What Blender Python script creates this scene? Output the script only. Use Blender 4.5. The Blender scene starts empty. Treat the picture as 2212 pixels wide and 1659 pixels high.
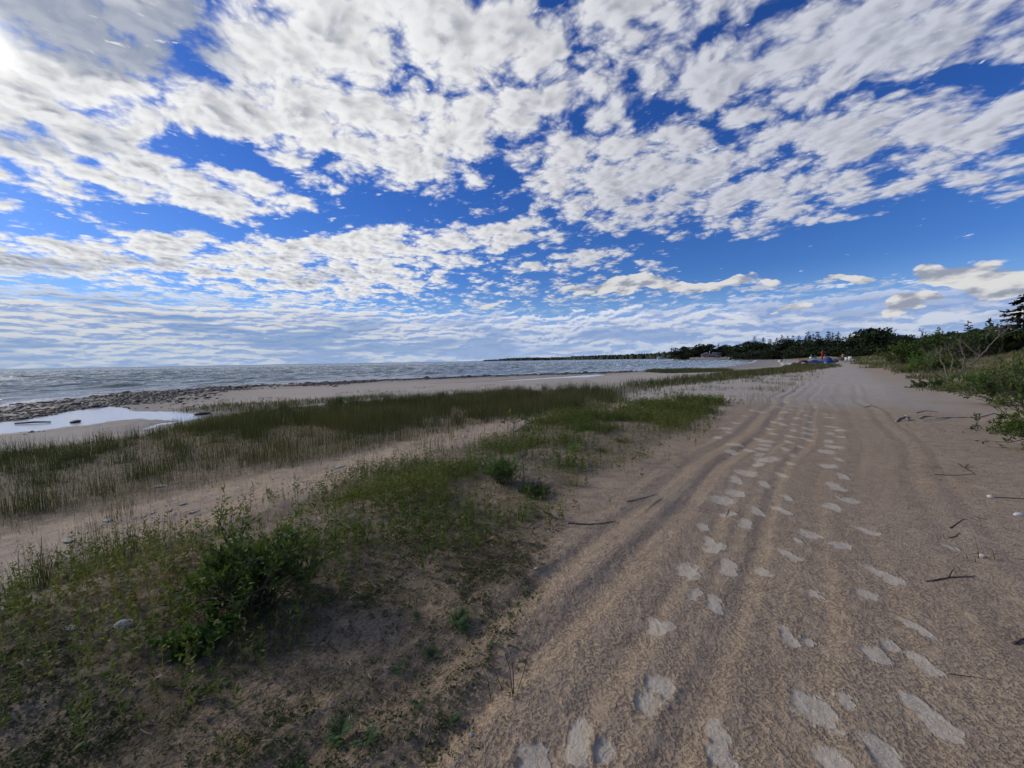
import bpy, math, random
import numpy as np
from mathutils import Matrix, Vector
rng = np.random.default_rng(7)
random.seed(7)
scene = bpy.context.scene
COL = scene.collection

# ------------------------------------------------------------------ camera
F = 831.0; CAMZ = 1.55
U = np.array([-.0165, 1, .0611]); U /= np.linalg.norm(U)
YW = np.array([0, 0, -1.0]) + U * U[2]; YW /= np.linalg.norm(YW)
XW = np.cross(YW, U)
cam_d = bpy.data.cameras.new('camera'); cam = bpy.data.objects.new('camera', cam_d); COL.objects.link(cam)
cam_d.sensor_width = 36; cam_d.lens = 36 * F / 2212; cam_d.clip_start = 0.05; cam_d.clip_end = 60000
M = Matrix(((XW[0], XW[1], XW[2], 0), (YW[0], YW[1], YW[2], 0), (U[0], U[1], U[2], CAMZ), (0, 0, 0, 1)))
cam.matrix_world = M
scene.camera = cam

def ray(px, py):
    c = np.array([(px - 1106) / F, (829.5 - py) / F, -1.0])
    return np.array([c @ XW, c @ YW, c @ U])
def udir(px, py):
    r = ray(px, py); return r / np.linalg.norm(r)

# ------------------------------------------------------------------ light
SUN_EL = math.radians(27); SUN_AZ = math.radians(-72)
SUND = Vector((math.cos(SUN_EL) * math.sin(SUN_AZ), math.cos(SUN_EL) * math.cos(SUN_AZ), math.sin(SUN_EL)))
sl = bpy.data.lights.new('sun', 'SUN'); sl.energy = 2.3; sl.angle = math.radians(8); sl.color = (1.0, .90, .76)
so = bpy.data.objects.new('sun', sl); so.rotation_euler = (-SUND).to_track_quat('-Z', 'Y').to_euler(); COL.objects.link(so)
scene.view_settings.view_transform = 'Standard'; scene.view_settings.look = 'None'
scene.view_settings.gamma = 1; scene.view_settings.use_curve_mapping = False
scene.view_settings.exposure = 0.0
scene.cycles.max_bounces = 5; scene.cycles.diffuse_bounces = 3; scene.cycles.glossy_bounces = 3
scene.cycles.transparent_max_bounces = 8
scene.cycles.use_denoising = True
scene.cycles.use_adaptive_sampling = True; scene.cycles.adaptive_threshold = 0.03; scene.cycles.adaptive_min_samples = 24

# ------------------------------------------------------------------ node helpers
class NT:
    def __init__(s, tree): s.t = tree; s.n = tree.nodes; s.l = tree.links
    def node(s, typ, **kw):
        n = s.n.new(typ)
        for k, v in kw.items(): setattr(n, k, v)
        return n
    def put(s, sock, v):
        if v is None: return
        if isinstance(v, bpy.types.NodeSocket): s.l.new(v, sock)
        else: sock.default_value = v
    def math(s, op, a, b=None, c=None, clamp=False):
        n = s.node('ShaderNodeMath', operation=op, use_clamp=clamp)
        for i, v in enumerate((a, b, c)): s.put(n.inputs[i], v)
        return n.outputs[0]
    def vec(s, op, a, b=None, c=None):
        n = s.node('ShaderNodeVectorMath', operation=op)
        for i, v in enumerate((a, b, c)):
            if v is not None and i < len(n.inputs): s.put(n.inputs[i], v)
        return n.outputs['Value'] if op in ('DOT_PRODUCT', 'LENGTH', 'DISTANCE') else n.outputs[0]
    def scale(s, a, f):
        n = s.node('ShaderNodeVectorMath', operation='SCALE'); s.put(n.inputs[0], a); s.put(n.inputs['Scale'], f); return n.outputs[0]
    def mr(s, v, a, b, c=0.0, d=1.0, smooth=True):
        n = s.node('ShaderNodeMapRange', interpolation_type='SMOOTHSTEP' if smooth else 'LINEAR')
        for i, x in enumerate((v, a, b, c, d)): s.put(n.inputs[i], x)
        return n.outputs[0]
    def noise(s, v, scale, detail=4, rough=.5, lac=2.0, dist=0.0, color=False, dims='3D'):
        n = s.node('ShaderNodeTexNoise', noise_dimensions=dims)
        s.put(n.inputs['Vector'], v)
        for k, x in (('Scale', scale), ('Detail', detail), ('Roughness', rough), ('Lacunarity', lac), ('Distortion', dist)): s.put(n.inputs[k], x)
        return n.outputs['Color' if color else 'Fac']
    def voro(s, v, scale, feature='F1', smooth=.3, rnd=1.0, dims='3D', out='Distance', detail=0, rough=.5):
        n = s.node('ShaderNodeTexVoronoi', feature=feature, voronoi_dimensions=dims)
        s.put(n.inputs['Vector'], v); s.put(n.inputs['Scale'], scale); s.put(n.inputs['Randomness'], rnd)
        if detail: s.put(n.inputs['Detail'], detail); s.put(n.inputs['Roughness'], rough); s.put(n.inputs['Lacunarity'], 2.2); n.normalize = True
        if feature == 'SMOOTH_F1': s.put(n.inputs['Smoothness'], smooth)
        return n.outputs[out]
    def mix(s, f, a, b, blend='MIX'):
        n = s.node('ShaderNodeMix', data_type='RGBA', blend_type=blend)
        s.put(n.inputs[0], f)
        for i, v in ((6, a), (7, b)):
            if isinstance(v, (tuple, list)): v = tuple(v)[:3] + (1,)
            s.put(n.inputs[i], v)
        return n.outputs[2]
    def xyz(s, v):
        n = s.node('ShaderNodeSeparateXYZ'); s.put(n.inputs[0], v); return n.outputs
    def comb(s, x, y, z=0.0):
        n = s.node('ShaderNodeCombineXYZ')
        for i, v in enumerate((x, y, z)): s.put(n.inputs[i], v)
        return n.outputs[0]
    def attr(s, name, out='Fac'):
        return s.node('ShaderNodeAttribute', attribute_name=name).outputs[out]
# ------------------------------------------------------------------ sky
world = bpy.data.worlds.new('World'); scene.world = world; world.use_nodes = True
world.cycles.sampling_method = 'MANUAL'; world.cycles.sample_map_resolution = 512
T = NT(world.node_tree); T.n.clear()
wout = T.node('ShaderNodeOutputWorld'); bg = T.node('ShaderNodeBackground')
T.l.new(bg.outputs[0], wout.inputs[0])
D = T.node('ShaderNodeTexCoord').outputs['Generated']
dx, dy, dz = T.xyz(D)[0:3]
zc = T.math('MAXIMUM', dz, 0.0)
sk = T.node('ShaderNodeTexSky', sky_type='NISHITA', sun_disc=False, sun_elevation=SUN_EL, sun_rotation=SUN_AZ,
            air_density=1.0, dust_density=0.3, ozone_density=3.0, altitude=200)
hs = T.node('ShaderNodeHueSaturation'); hs.inputs['Saturation'].default_value = 1.15; hs.inputs['Hue'].default_value = .502
T.l.new(sk.outputs[0], hs.inputs['Color'])
# the polarised, deep blue of the photograph: darker overhead than at the horizon
skyc = T.mix(1.0, hs.outputs[0], T.mix(T.mr(zc, 0.0, .5), (.52, .72, 1.10), (.36, .62, 1.14)), 'MULTIPLY')

skyc = T.mix(T.mr(zc, .02, .20, .85, 0.0), skyc, (2.7, 4.7, 8.0))
def blobs(lst):
    """soft elliptical banks of cloud (weight>0) or gaps (weight<0), each with its own place on the sky"""
    tot = None
    for (px, py, rx, ry, ang, w) in lst:
        c = udir(px, py); ca, sa = math.cos(math.radians(ang)), math.sin(math.radians(ang))
        e = 20.0
        ta = (udir(px + e * ca, py - e * sa) - c) / e; tb = (udir(px + e * sa, py + e * ca) - c) / e
        ta -= c * (ta @ c); tb -= c * (tb @ c)
        # dual basis so that the ellipse keeps its axes
        G = np.array([[ta @ ta, ta @ tb], [ta @ tb, tb @ tb]]); Gi = np.linalg.inv(G)
        A = (Gi[0, 0] * ta + Gi[0, 1] * tb) / rx; B = (Gi[1, 0] * ta + Gi[1, 1] * tb) / ry
        u = T.vec('DOT_PRODUCT', DW, tuple(A)); v = T.vec('DOT_PRODUCT', DW, tuple(B))
        r2 = T.math('MULTIPLY_ADD', v, v, T.math('MULTIPLY', u, u))
        g = T.mr(r2, 0.0, 1.9, 1.0, 0.0)
        tot = T.math('MULTIPLY', g, w) if tot is None else T.math('MULTIPLY_ADD', g, w, tot)
    return tot
wn = T.vec('SUBTRACT', T.noise(D, 5.0, 4, .55, color=True), (.5, .5, .5))
DW = T.vec('ADD', D, T.scale(wn, .13))

BANKS = [  # px, py, rx, ry, tilt, weight
 (180, 120, 420, 190, -10, .34), (560, 60, 330, 120, -20, .16), (640, 220, 190, 130, -20, .22), (830, 240, 230, 110, -25, .20),
 (120, 330, 200, 60, -10, .10), (860, 60, 230, 70, 0, .10), (1160, 130, 150, 110, 10, .04), (1150, 250, 180, 50, -5, .16),
 (480, 425, 190, 60, -20, .24), (560, 300, 120, 45, -20, .14), (40, 385, 110, 35, -10, .1),
 (160, 555, 300, 52, -8, .36), (480, 565, 150, 34, 0, .20), (820, 545, 190, 50, 5, .26), (740, 605, 230, 34, 0, .24),
 (1080, 475, 120, 55, 15, .26), (1390, 400, 230, 95, 5, .32), (1280, 330, 130, 60, 20, .14), (1290, 545, 60, 22, 0, .15),
 (1900, 330, 310, 100, 18, .24), (2090, 370, 150, 40, 18, .16), (1730, 470, 110, 16, 12, .2), (1990, 60, 380, 110, 8, .36), (1580, 130, 130, 70, 30, .05),
 (1240, 565, 190, 18, 0, .14), (50, 632, 90, 12, 0, .3), (2140, 20, 200, 90, 0, .2),
 (720, 110, 200, 120, -30, .16), (1000, 90, 160, 100, 0, .18), (1130, 200, 150, 80, 10, .12), (1290, 60, 150, 60, 10, .20), (1560, 330, 120, 80, 20, .12), (1720, 200, 160, 80, 20, .14), (960, 330, 110, 50, 0, .14),
 (1330, 130, 170, 130, 0, .15), (1450, 60, 120, 80, 0, .12), (1560, 200, 120, 90, 20, .12),
 # gaps
 (430, 285, 120, 42, -10, -.55), (330, 480, 380, 30, -3, -.42), (900, 455, 260, 42, 3, -.36), (700, 490, 160, 24, 5, -.2),
 (800, 190, 35, 60, -20, -.16), (1360, 215, 110, 45, 0, -.09), (520, 345, 150, 20, -25, -.34), (240, 330, 90, 18, 10, -.2), (610, 130, 25, 60, 30, -.2), (1500, 30, 50, 70, 40, -.12), (1010, 10, 90, 40, 0, -.10),
 (1900, 535, 430, 62, 3, -.70), (1500, 555, 200, 30, 0, -.34), (2050, 182, 260, 17, 8, -.26), (300, 610, 330, 14, 0, -.24),
 (1120, 410, 90, 30, 0, -.18), (1240, 440, 50, 60, 0, -.06), (560, 380, 60, 30, 0, -.06), (2050, 470, 260, 36, 10, -.35), (1560, 240, 90, 60, 0, -.1),
 (1100, 600, 240, 20, 0, -.05),
]
cov = T.math('MINIMUM', T.math('ADD', blobs(BANKS), T.mr(T.vec('DOT_PRODUCT', D, tuple(udir(300, 60))), .80, .97, 0.0, .15)), .34)
# --- high puffy layer, on a flat sheet high above
k = T.math('DIVIDE', 1.0, T.math('ADD', zc, .13))
Pp = T.comb(T.math('MULTIPLY', dx, k), T.math('MULTIPLY', dy, k), 0.0)
rot = T.node('ShaderNodeVectorRotate', rotation_type='Z_AXIS'); rot.inputs['Angle'].default_value = math.radians(35); T.l.new(Pp, rot.inputs['Vector'])
Pr = T.vec('MULTIPLY', rot.outputs[0], (1.15, 1.25, 1.0))
warp = T.scale(T.vec('SUBTRACT', T.noise(Pr, 3.0, 3, .5, color=True, dims='2D'), (.5, .5, .5)), .12)
Pw = T.vec('ADD', Pr, warp)
def highdens(p, det):
    n1 = T.noise(p, 3.2, min(3 + det, 6), .52, 2.15, dims='2D')
    v = T.voro(p, 6.0, 'SMOOTH_F1', .70, detail=det, rough=.55, dims='2D')
    n2 = T.noise(p, 24.0, 2 + det, .62, dims='2D')
    b = T.math('MULTIPLY_ADD', v, -1.25, T.math('MULTIPLY_ADD', n1, .70, .56))
    return T.math('MULTIPLY_ADD', T.math('SUBTRACT', n2, .5), .18, b)
h0 = highdens(Pw, 3.0)
ca_, sa_ = math.cos(math.radians(35)), math.sin(math.radians(35))
sstep = T.vec('ADD', Pw, tuple(Vector(((SUND[0] * ca_ - SUND[1] * sa_) * 1.15, (SUND[0] * sa_ + SUND[1] * ca_) * 1.25, 0)).normalized() * .030))
h1 = highdens(sstep, 2.0)
thr = T.math('SUBTRACT', .60, T.math('MULTIPLY', cov, .72))
edge = T.math('SUBTRACT', h0, thr)
aH = T.mr(edge, -.10, .20)
DARK = [(150, 30, 330, 90, -12, 1.25), (430, 110, 160, 60, -30, .35), (70, 290, 70, 40, 0, .5), (210, 290, 60, 45, -20, .4), (60, 565, 130, 22, -6, .5), (290, 580, 140, 14, -4, .45), (680, 600, 110, 12, 0, .4), (1400, 450, 150, 40, 0, .25), (2050, 60, 300, 90, 8, .35), (1850, 330, 200, 50, 10, .15)]
darkc = blobs(DARK)
thick = T.math('ADD', T.math('MULTIPLY', T.mr(edge, .08, .46), .80), T.math('MULTIPLY', darkc, 1.0), clamp=True)
lit = T.mr(T.math('SUBTRACT', h0, h1), -.24, .17)

# --- low layers towards the horizon
az = T.math('ARCTAN2', dx, dy); el = T.math('ARCSINE', dz)
q = T.comb(az, T.math('MULTIPLY', el, T.mr(az, -.8, .5, 4.4, 2.6)), 0.0)
qw = T.vec('ADD', q, T.scale(T.vec('SUBTRACT', T.noise(q, 6.0, 4, .55, color=True, dims='2D'), (.5, .5, .5)), .06))
l0 = T.math('MULTIPLY_ADD', T.voro(qw, 32.0, 'SMOOTH_F1', .6, detail=2.0, dims='2D'), -.30, T.math('ADD', T.noise(T.vec('MULTIPLY', qw, (1, 1.3, 1)), 18.0, 8, .62, dims='2D'), .11))
l1 = T.noise(T.vec('MULTIPLY', T.vec('ADD', qw, (-.005, .020, 0)), (1, 1.3, 1)), 18.0, 5, .60, dims='2D')
topedge = T.math('MULTIPLY_ADD', T.noise(T.comb(az, 0.0, 0.0), 3.0, 3, .5, dims='2D'), .10, .055)      # how high the bank reaches
bank = T.mr(T.math('SUBTRACT', el, topedge), -.04, .06, .24, -.30)
lowb = T.mr(el, 0.0, .05, -.06, .0)
edgeL = T.math('ADD', T.math('SUBTRACT', l0, T.mr(az, -.7, .1, .40, .435)), T.math('ADD', bank, lowb))
aL = T.mr(edgeL, -.03, .09)
litL = T.mr(T.math('SUBTRACT', l0, l1), -.12, .12)
thL = T.mr(edgeL, .05, .32)

# --- single cumulus heaps
CUM = [(2090, 606, 110, 24, 4, 0.72), (2150, 585, 85, 36, 6, 0.66), (2215, 590, 70, 30, 0, 0.6), (1850, 606, 70, 9, 2, 0.43), (1700, 668, 55, 11, 10, 0.4), (1990, 668, 60, 18, 10, 0.6), (2190, 660, 60, 18, 20, 0.5), (1060, 655, 60, 7, 0, 0.3), (1420, 612, 130, 14, 2, 0.45), (1580, 602, 110, 10, 2, 0.43), (1310, 625, 140, 12, 2, 0.4)]
covC = blobs(CUM)
nC = T.math('MULTIPLY_ADD', T.voro(q, 17.0, 'SMOOTH_F1', .6, detail=3.0, dims='2D'), -1.1, T.math('MULTIPLY_ADD', T.noise(q, 13.0, 6, .55, dims='2D'), .5, .58))
nC2 = T.math('MULTIPLY_ADD', T.voro(T.vec('ADD', q, (-.012, .030, 0)), 17.0, 'SMOOTH_F1', .6, detail=2.0, dims='2D'), -1.1, T.math('MULTIPLY_ADD', T.noise(T.vec('ADD', q, (-.012, .030, 0)), 13.0, 4, .55, dims='2D'), .5, .58))
edgeC = T.math('SUBTRACT', T.math('ADD', nC, covC), .79)
aC = T.mr(edgeC, -.05, .11)
litC = T.mr(T.math('SUBTRACT', nC, nC2), -.20, .14)

# --- colour of each layer (cloud water is white; the tint is what reaches it)
near = T.math('MAXIMUM', T.vec('DOT_PRODUCT', D, tuple(udir(-70, 70))), 0.0)
glow = T.math('POWER', near, 5.0); halo = T.math('POWER', near, 60.0); core = T.math('POWER', near, 2500.0)
bright = T.math('MULTIPLY_ADD', T.mr(near, .35, .95), .17, .60)          # clouds nearer the sun look brighter
wcol = T.mix(T.mr(near, .2, .9), (.84, .87, .98), (1.0, 1.0, 1.0))
shade = T.mix(T.mr(near, .2, .9), (.54, .58, .73), (.31, .36, .47))
hc = T.mix(T.math('MULTIPLY', thick, T.math('MULTIPLY_ADD', lit, -.75, 1.0)), wcol, shade)
hc = T.scale(hc, T.math('MULTIPLY', bright, T.math('MULTIPLY_ADD', lit, .30, .92)))
lc = T.mix(T.math('MULTIPLY_ADD', litL, -.85, 1.0), T.mix(T.mr(az, -.9, .2), (1.0, .98, .90), (.90, .93, 1.0)), T.mix(T.mr(el, .0, .12), (.24, .40, .76), (.36, .48, .80)))
big = T.noise(T.vec('MULTIPLY', qw, (1, 1.6, 1)), 3.2, 4, .55, dims='2D')
lc = T.mix(T.math('MULTIPLY', T.mr(big, .46, .60), T.mr(el, .17, .03, .25, .85)), lc, T.mix(T.mr(az, -.8, .3), (.17, .33, .66), (.26, .40, .74)))
lc = T.mix(T.mr(el, .0, .10, .45, 0.0), lc, (.50, .63, .86))
lc = T.scale(lc, T.math('MULTIPLY', T.math('MULTIPLY_ADD', thL, -.14, 1.0), .92))
cc = T.scale(T.mix(litC, (.42, .47, .60), (1, 1, 1)), .70)
hc = T.mix(T.mr(darkc, .1, 1.0, 0, .78), hc, shade)
S10 = 10.0
col = T.mix(T.math('MULTIPLY', aH, T.mr(dz, .085, .17)), skyc, T.scale(hc, S10))
col = T.mix(T.math('MULTIPLY', aL, .93), col, T.scale(lc, S10))
col = T.mix(aC, col, T.scale(cc, S10))
col = T.vec('ADD', col, T.scale(T.mix(0.0, (1, .97, .90), (1, 1, 1)), T.math('MULTIPLY', S10, T.math('ADD', T.math('MULTIPLY', halo, .03), T.math('MULTIPLY', core, 1.6)))))
T.put(bg.inputs[0], col); bg.inputs[1].default_value = 0.1
# ------------------------------------------------------------------ mesh helpers
def tag(o, label=None, cat=None, group=None, kind=None):
    if label: o['label'] = label
    if cat: o['category'] = cat
    if group: o['group'] = group
    if kind: o['kind'] = kind
    return o
def build_mesh(name, V, faces, mats=(), smooth=False, attrs=None, mat_idx=None):
    """faces: list of (m,k) int arrays"""
    V = np.asarray(V, dtype=np.float32)
    me = bpy.data.meshes.new(name)
    faces = [np.asarray(f, dtype=np.int32) for f in faces if len(f)]
    nl = sum(f.size for f in faces); nf = sum(len(f) for f in faces)
    me.vertices.add(len(V)); me.vertices.foreach_set('co', V.ravel())
    me.loops.add(nl); me.polygons.add(nf)
    me.loops.foreach_set('vertex_index', np.concatenate([f.ravel() for f in faces]))
    tots = np.concatenate([np.full(len(f), f.shape[1], np.int32) for f in faces])
    st = np.zeros(nf, np.int32); st[1:] = np.cumsum(tots)[:-1]
    me.polygons.foreach_set('loop_start', st)
    try: me.polygons.foreach_set('loop_total', tots)
    except Exception: pass
    if smooth: me.polygons.foreach_set('use_smooth', np.ones(nf, bool))
    for k, a in (attrs or {}).items():
        a = np.asarray(a, dtype=np.float32)
        at = me.attributes.new(k, 'FLOAT', 'POINT'); at.data.foreach_set('value', a)
    for m in mats: me.materials.append(m)
    if mat_idx is not None: me.polygons.foreach_set('material_index', np.asarray(mat_idx, np.int32))
    me.update(calc_edges=True)
    return me
def link(name, me, parent=None, loc=(0, 0, 0), rz=0.0, sc=None):
    o = bpy.data.objects.new(name, me); COL.objects.link(o)
    o.location = loc; o.rotation_euler = (0, 0, rz)
    if sc is not None: o.scale = (sc, sc, sc) if np.isscalar(sc) else sc
    if parent: o.parent = parent
    return o
def empty(name, loc=(0, 0, 0), rz=0.0, sc=None): return link(name, None, None, loc, rz, sc)
def copy_tree(o, parent=None):
    c = o.copy(); COL.objects.link(c)
    if parent: c.parent = parent
    for ch in list(o.children): copy_tree(ch, c)
    return c

# value noise in numpy
def vnoise(x, y, seed=0):
    xi = np.floor(x).astype(np.int64); yi = np.floor(y).astype(np.int64)
    fx = x - xi; fy = y - yi; fx = fx * fx * (3 - 2 * fx); fy = fy * fy * (3 - 2 * fy)
    def h(a, b):
        n = (a * 374761393 + b * 668265263 + seed * 1442695041) & 0x7fffffff
        n = ((n ^ (n >> 13)) * 1274126177) & 0x7fffffff
        return ((n ^ (n >> 16)) & 0xffff) / 65535.0
    return (h(xi, yi) * (1 - fx) + h(xi + 1, yi) * fx) * (1 - fy) + (h(xi, yi + 1) * (1 - fx) + h(xi + 1, yi + 1) * fx) * fy
def fbm(x, y, oct=4, seed=0, gain=.5):
    a = 1.0; s = 0; t = 0
    for i in range(oct):
        s = s + a * vnoise(x * 2 ** i + 17.3 * i, y * 2 ** i - 9.1 * i, seed + i); t += a; a *= gain
    return s / t - .5
def ss(x, a, b):
    t = np.clip((x - a) / (b - a), 0, 1); return t * t * (3 - 2 * t)

SHORE = np.array([(-26, -400), (-25, -20), (-27, 8), (-29, 21), (-34, 30), (-31, 40), (-20, 49), (-7, 57), (25, 70), (50, 90), (95, 150), (157, 246), (178, 295),
                  (187, 330), (146, 334), (152, 362), (300, 720), (330, 800), (425, 1200), (300, 2200), (-60, 3000), (-310, 3550), (-250, 4100), (0, 9000)], float)
LAND = np.vstack([SHORE, [(9000, 9000), (9000, -9000), (-26, -9000)]])
def inpoly(x, y, poly):
    x = np.asarray(x, float); y = np.asarray(y, float); r = np.zeros(x.shape, bool)
    p = np.asarray(poly, float); n = len(p)
    for i in range(n):
        x1, y1 = p[i]; x2, y2 = p[(i + 1) % n]
        if y1 == y2: continue
        c = ((y1 > y) != (y2 > y)) & (x < (x2 - x1) * (y - y1) / (y2 - y1) + x1)
        r ^= c
    return r
def pdist(x, y, poly, closed=False):
    x = np.asarray(x, float); y = np.asarray(y, float); d = np.full(x.shape, 1e9)
    p = np.asarray(poly, float); n = len(p)
    for i in range(n if closed else n - 1):
        a = p[i]; b = p[(i + 1) % n]; ab = b - a; L = ab @ ab
        t = np.clip(((x - a[0]) * ab[0] + (y - a[1]) * ab[1]) / L, 0, 1)
        d = np.minimum(d, np.hypot(x - a[0] - t * ab[0], y - a[1] - t * ab[1]))
    return d
WATER = -0.70
def sdist(x, y):
    d = pdist(x, y, SHORE); return np.where(inpoly(x, y, LAND), d, -d)
def sco(x, y): return np.asarray(x) * .772 - np.asarray(y) * .636      # across the track
def tco(x, y): return np.asarray(x) * .636 + np.asarray(y) * .772      # along the track
def base_h(x, y, sd=None):
    x = np.asarray(x, float); y = np.asarray(y, float)
    if sd is None: sd = sdist(x, y)
    sd2 = sd + 1.2 * fbm(x / 5, y / 5, 2, 5) * 2
    prof = np.interp(sd2, [-60, -30, -8, 0, 4, 15, 22, 30], [-3.5, -2.2, -1.05, -.71, -.63, -.57, -.30, 0])
    s = sco(x, y)
    up = np.interp(s, [-14, -4], [-3, 0])
    z = np.where(sd > 3, np.maximum(prof, np.minimum(up, prof + .6)), prof)
    dune = 2.5 * ss(s + 1.5 * fbm(x / 6, y / 6, 2, 9) * 2, 5.0, 24) * ss(sd, 3, 25)
    dune = dune * (1 + .5 * fbm(x / 7, y / 7, 3, 11)) + .5 * fbm(x / 2.2, y / 2.2, 3, 12) * ss(s, 4.5, 9)
    z = z + np.where(s > 0, dune, 0)
    z = z + (1.45 - z) * ss(sd, .5, 5) * ss(-np.hypot(x - 165, y - 365), -85, -50)
    rr = np.hypot(x, y); z = z + 1.3 * ss(rr, 140, 215) * ss(-rr, -900, -600) * ss(sd, 10, 34) * np.where(np.hypot(x - 165, y - 365) < 85, 0, 1) * ss(-s, -8, 2)
    z = z + .05 * fbm(x / 3, y / 3, 3, 3) * ss(sd, 12, 24)
    return z
def at(px, py, z0=0.0):
    r = ray(px, py); z = z0
    for i in range(12):
        t = (z - CAMZ) / r[2] if r[2] < -1e-4 else 3000
        q = r * min(t, 3000)
        zn = float(base_h(q[0:1], q[1:2])[0]); z = z * .5 + zn * .5
    return float(q[0]), float(q[1])
def ats(pts): return np.array([at(*p) for p in pts])
def on(x, y): return float(ground_h(np.array([x]), np.array([y]))[0])

POOL_A = [(-200, 940), (0, 912), (56, 905), (117, 896), (140, 889), (187, 884), (233, 878), (275, 881), (287, 888), (383, 889), (432, 895), (443, 899), (397, 909), (318, 924), (315, 920), (383, 908), (300, 903), (233, 910), (198, 917), (145, 921), (117, 925), (0, 937), (-200, 962)]
POOL_B = [(950, 829), (1027, 826), (1237, 812.5), (1290, 809), (1310, 810), (1237, 817.5), (1090, 826)]
def flatpt(px, py, z):
    r = ray(px, py); t = (z - CAMZ) / r[2]; return (r[0] * t, r[1] * t)
POOLZ = -.60
PA = np.array([flatpt(px, py, POOLZ) for px, py in POOL_A]); PB = np.array([flatpt(px, py, -.66) for px, py in POOL_B])

# foot prints: px, py, heading offset deg, length, kind(0 shoe,1 round blot,2 paw)
PRINTS = [(1250, 1590, -8, .30, 0), (1303, 1618, 30, .15, 1), (1150, 1645, 20, .22, 1), (1553, 1600, 0, .31, 0), (1430, 1475, 0, .2, 1), (1400, 1510, 20, .18, 1), (1415, 1345, -5, .24, 0), (1440, 1350, 60, .16, 1), (1545, 1300, 5, .28, 0), (1500, 1280, 50, .22, 0), (1485, 1228, -10, .24, 1),
 (1572, 1222, 12, .28, 0), (1533, 1165, -20, .22, 0), (1548, 1180, 60, .24, 0), (1520, 1135, 0, .15, 1), (1610, 1128, 20, .26, 0), (1635, 1100, 0, .26, 0), (1590, 1062, 10, .24, 1), (1560, 1080, 0, .14, 1), (1575, 1108, 80, .2, 0), (1650, 1043, 0, .26, 0), (1612, 1020, 10, .30, 1), (1640, 1002, 40, .28, 0),
 (1700, 1072, -10, .2, 0), (1687, 1098, -50, .24, 0), (1705, 1195, -50, .22, 0), (1748, 1150, 0, .2, 1), (1815, 1175, 20, .18, 1), (1870, 1143, -60, .22, 0), (1798, 1095, 0, .2, 1), (1910, 1237, -45, .26, 0), (1765, 1278, 10, .2, 2), (1875, 1280, 30, .18, 1), (1702, 1365, -5, .26, 0), (1745, 1378, 30, .16, 2), (1712, 1385, 0, .1, 1),
 (1890, 1405, 0, .18, 1), (1925, 1388, 60, .14, 1), (1985, 1352, -40, .26, 0), (1993, 1422, -30, .26, 0), (1760, 1520, 10, .30, 1), (1828, 1505, 10, .2, 2), (2005, 1530, -28, .36, 0), (1795, 1628, 0, .2, 1), (1905, 1612, 20, .22, 1), (1725, 1165, 0, .1, 1), (1650, 1232, 0, .12, 1), (2060, 1180, 0, .12, 1)]
for zx, zy in [(920,270),(865,310),(790,360),(720,400),(740,430),(660,470),(780,525),(765,580),(900,570),(980,600),(1075,630),(1000,640),(1210,665),(1145,750),(795,785),(815,890),(690,940),(1665,945),(1545,990),(1550,840),(1610,765),(1500,690),(1580,640),(1490,580),(1550,545),(1505,500),(1590,465),(1590,415),(1520,440),(1520,385),(1340,485),(1290,540),(1340,440),(1345,400),(1235,415),(1200,505),(1170,560),(1230,605),(1210,460),(1080,440),(1050,400),(1030,500),(1020,530),(1150,370),(1355,350),(1265,325),(1140,330),(1080,350),(1170,280),(1310,270),(1225,260),(1480,295),(1510,320),(1300,215),(1070,180),(1430,180),(1340,305),(1250,230),(1240,370),(1120,240),(1180,200),(990,280),(1400,240),(1560,210),(1000,560),(960,480)]:
    PRINTS.append((1364 + zx / 3.529, 811 + zy / 3.529, float(rng.uniform(-30, 40)), float(rng.uniform(.2, .34)), int(rng.random() < .45)))
PR = []
for px, py, off, L, kd in PRINTS:
    X, Y = flatpt(px, py, 0.0); PR.append((X, Y, math.radians(22) + math.radians(off) * .6, L * (.95 if kd == 0 else 1.05) * (.78 if py > 1250 else 1.1), kd))

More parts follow.
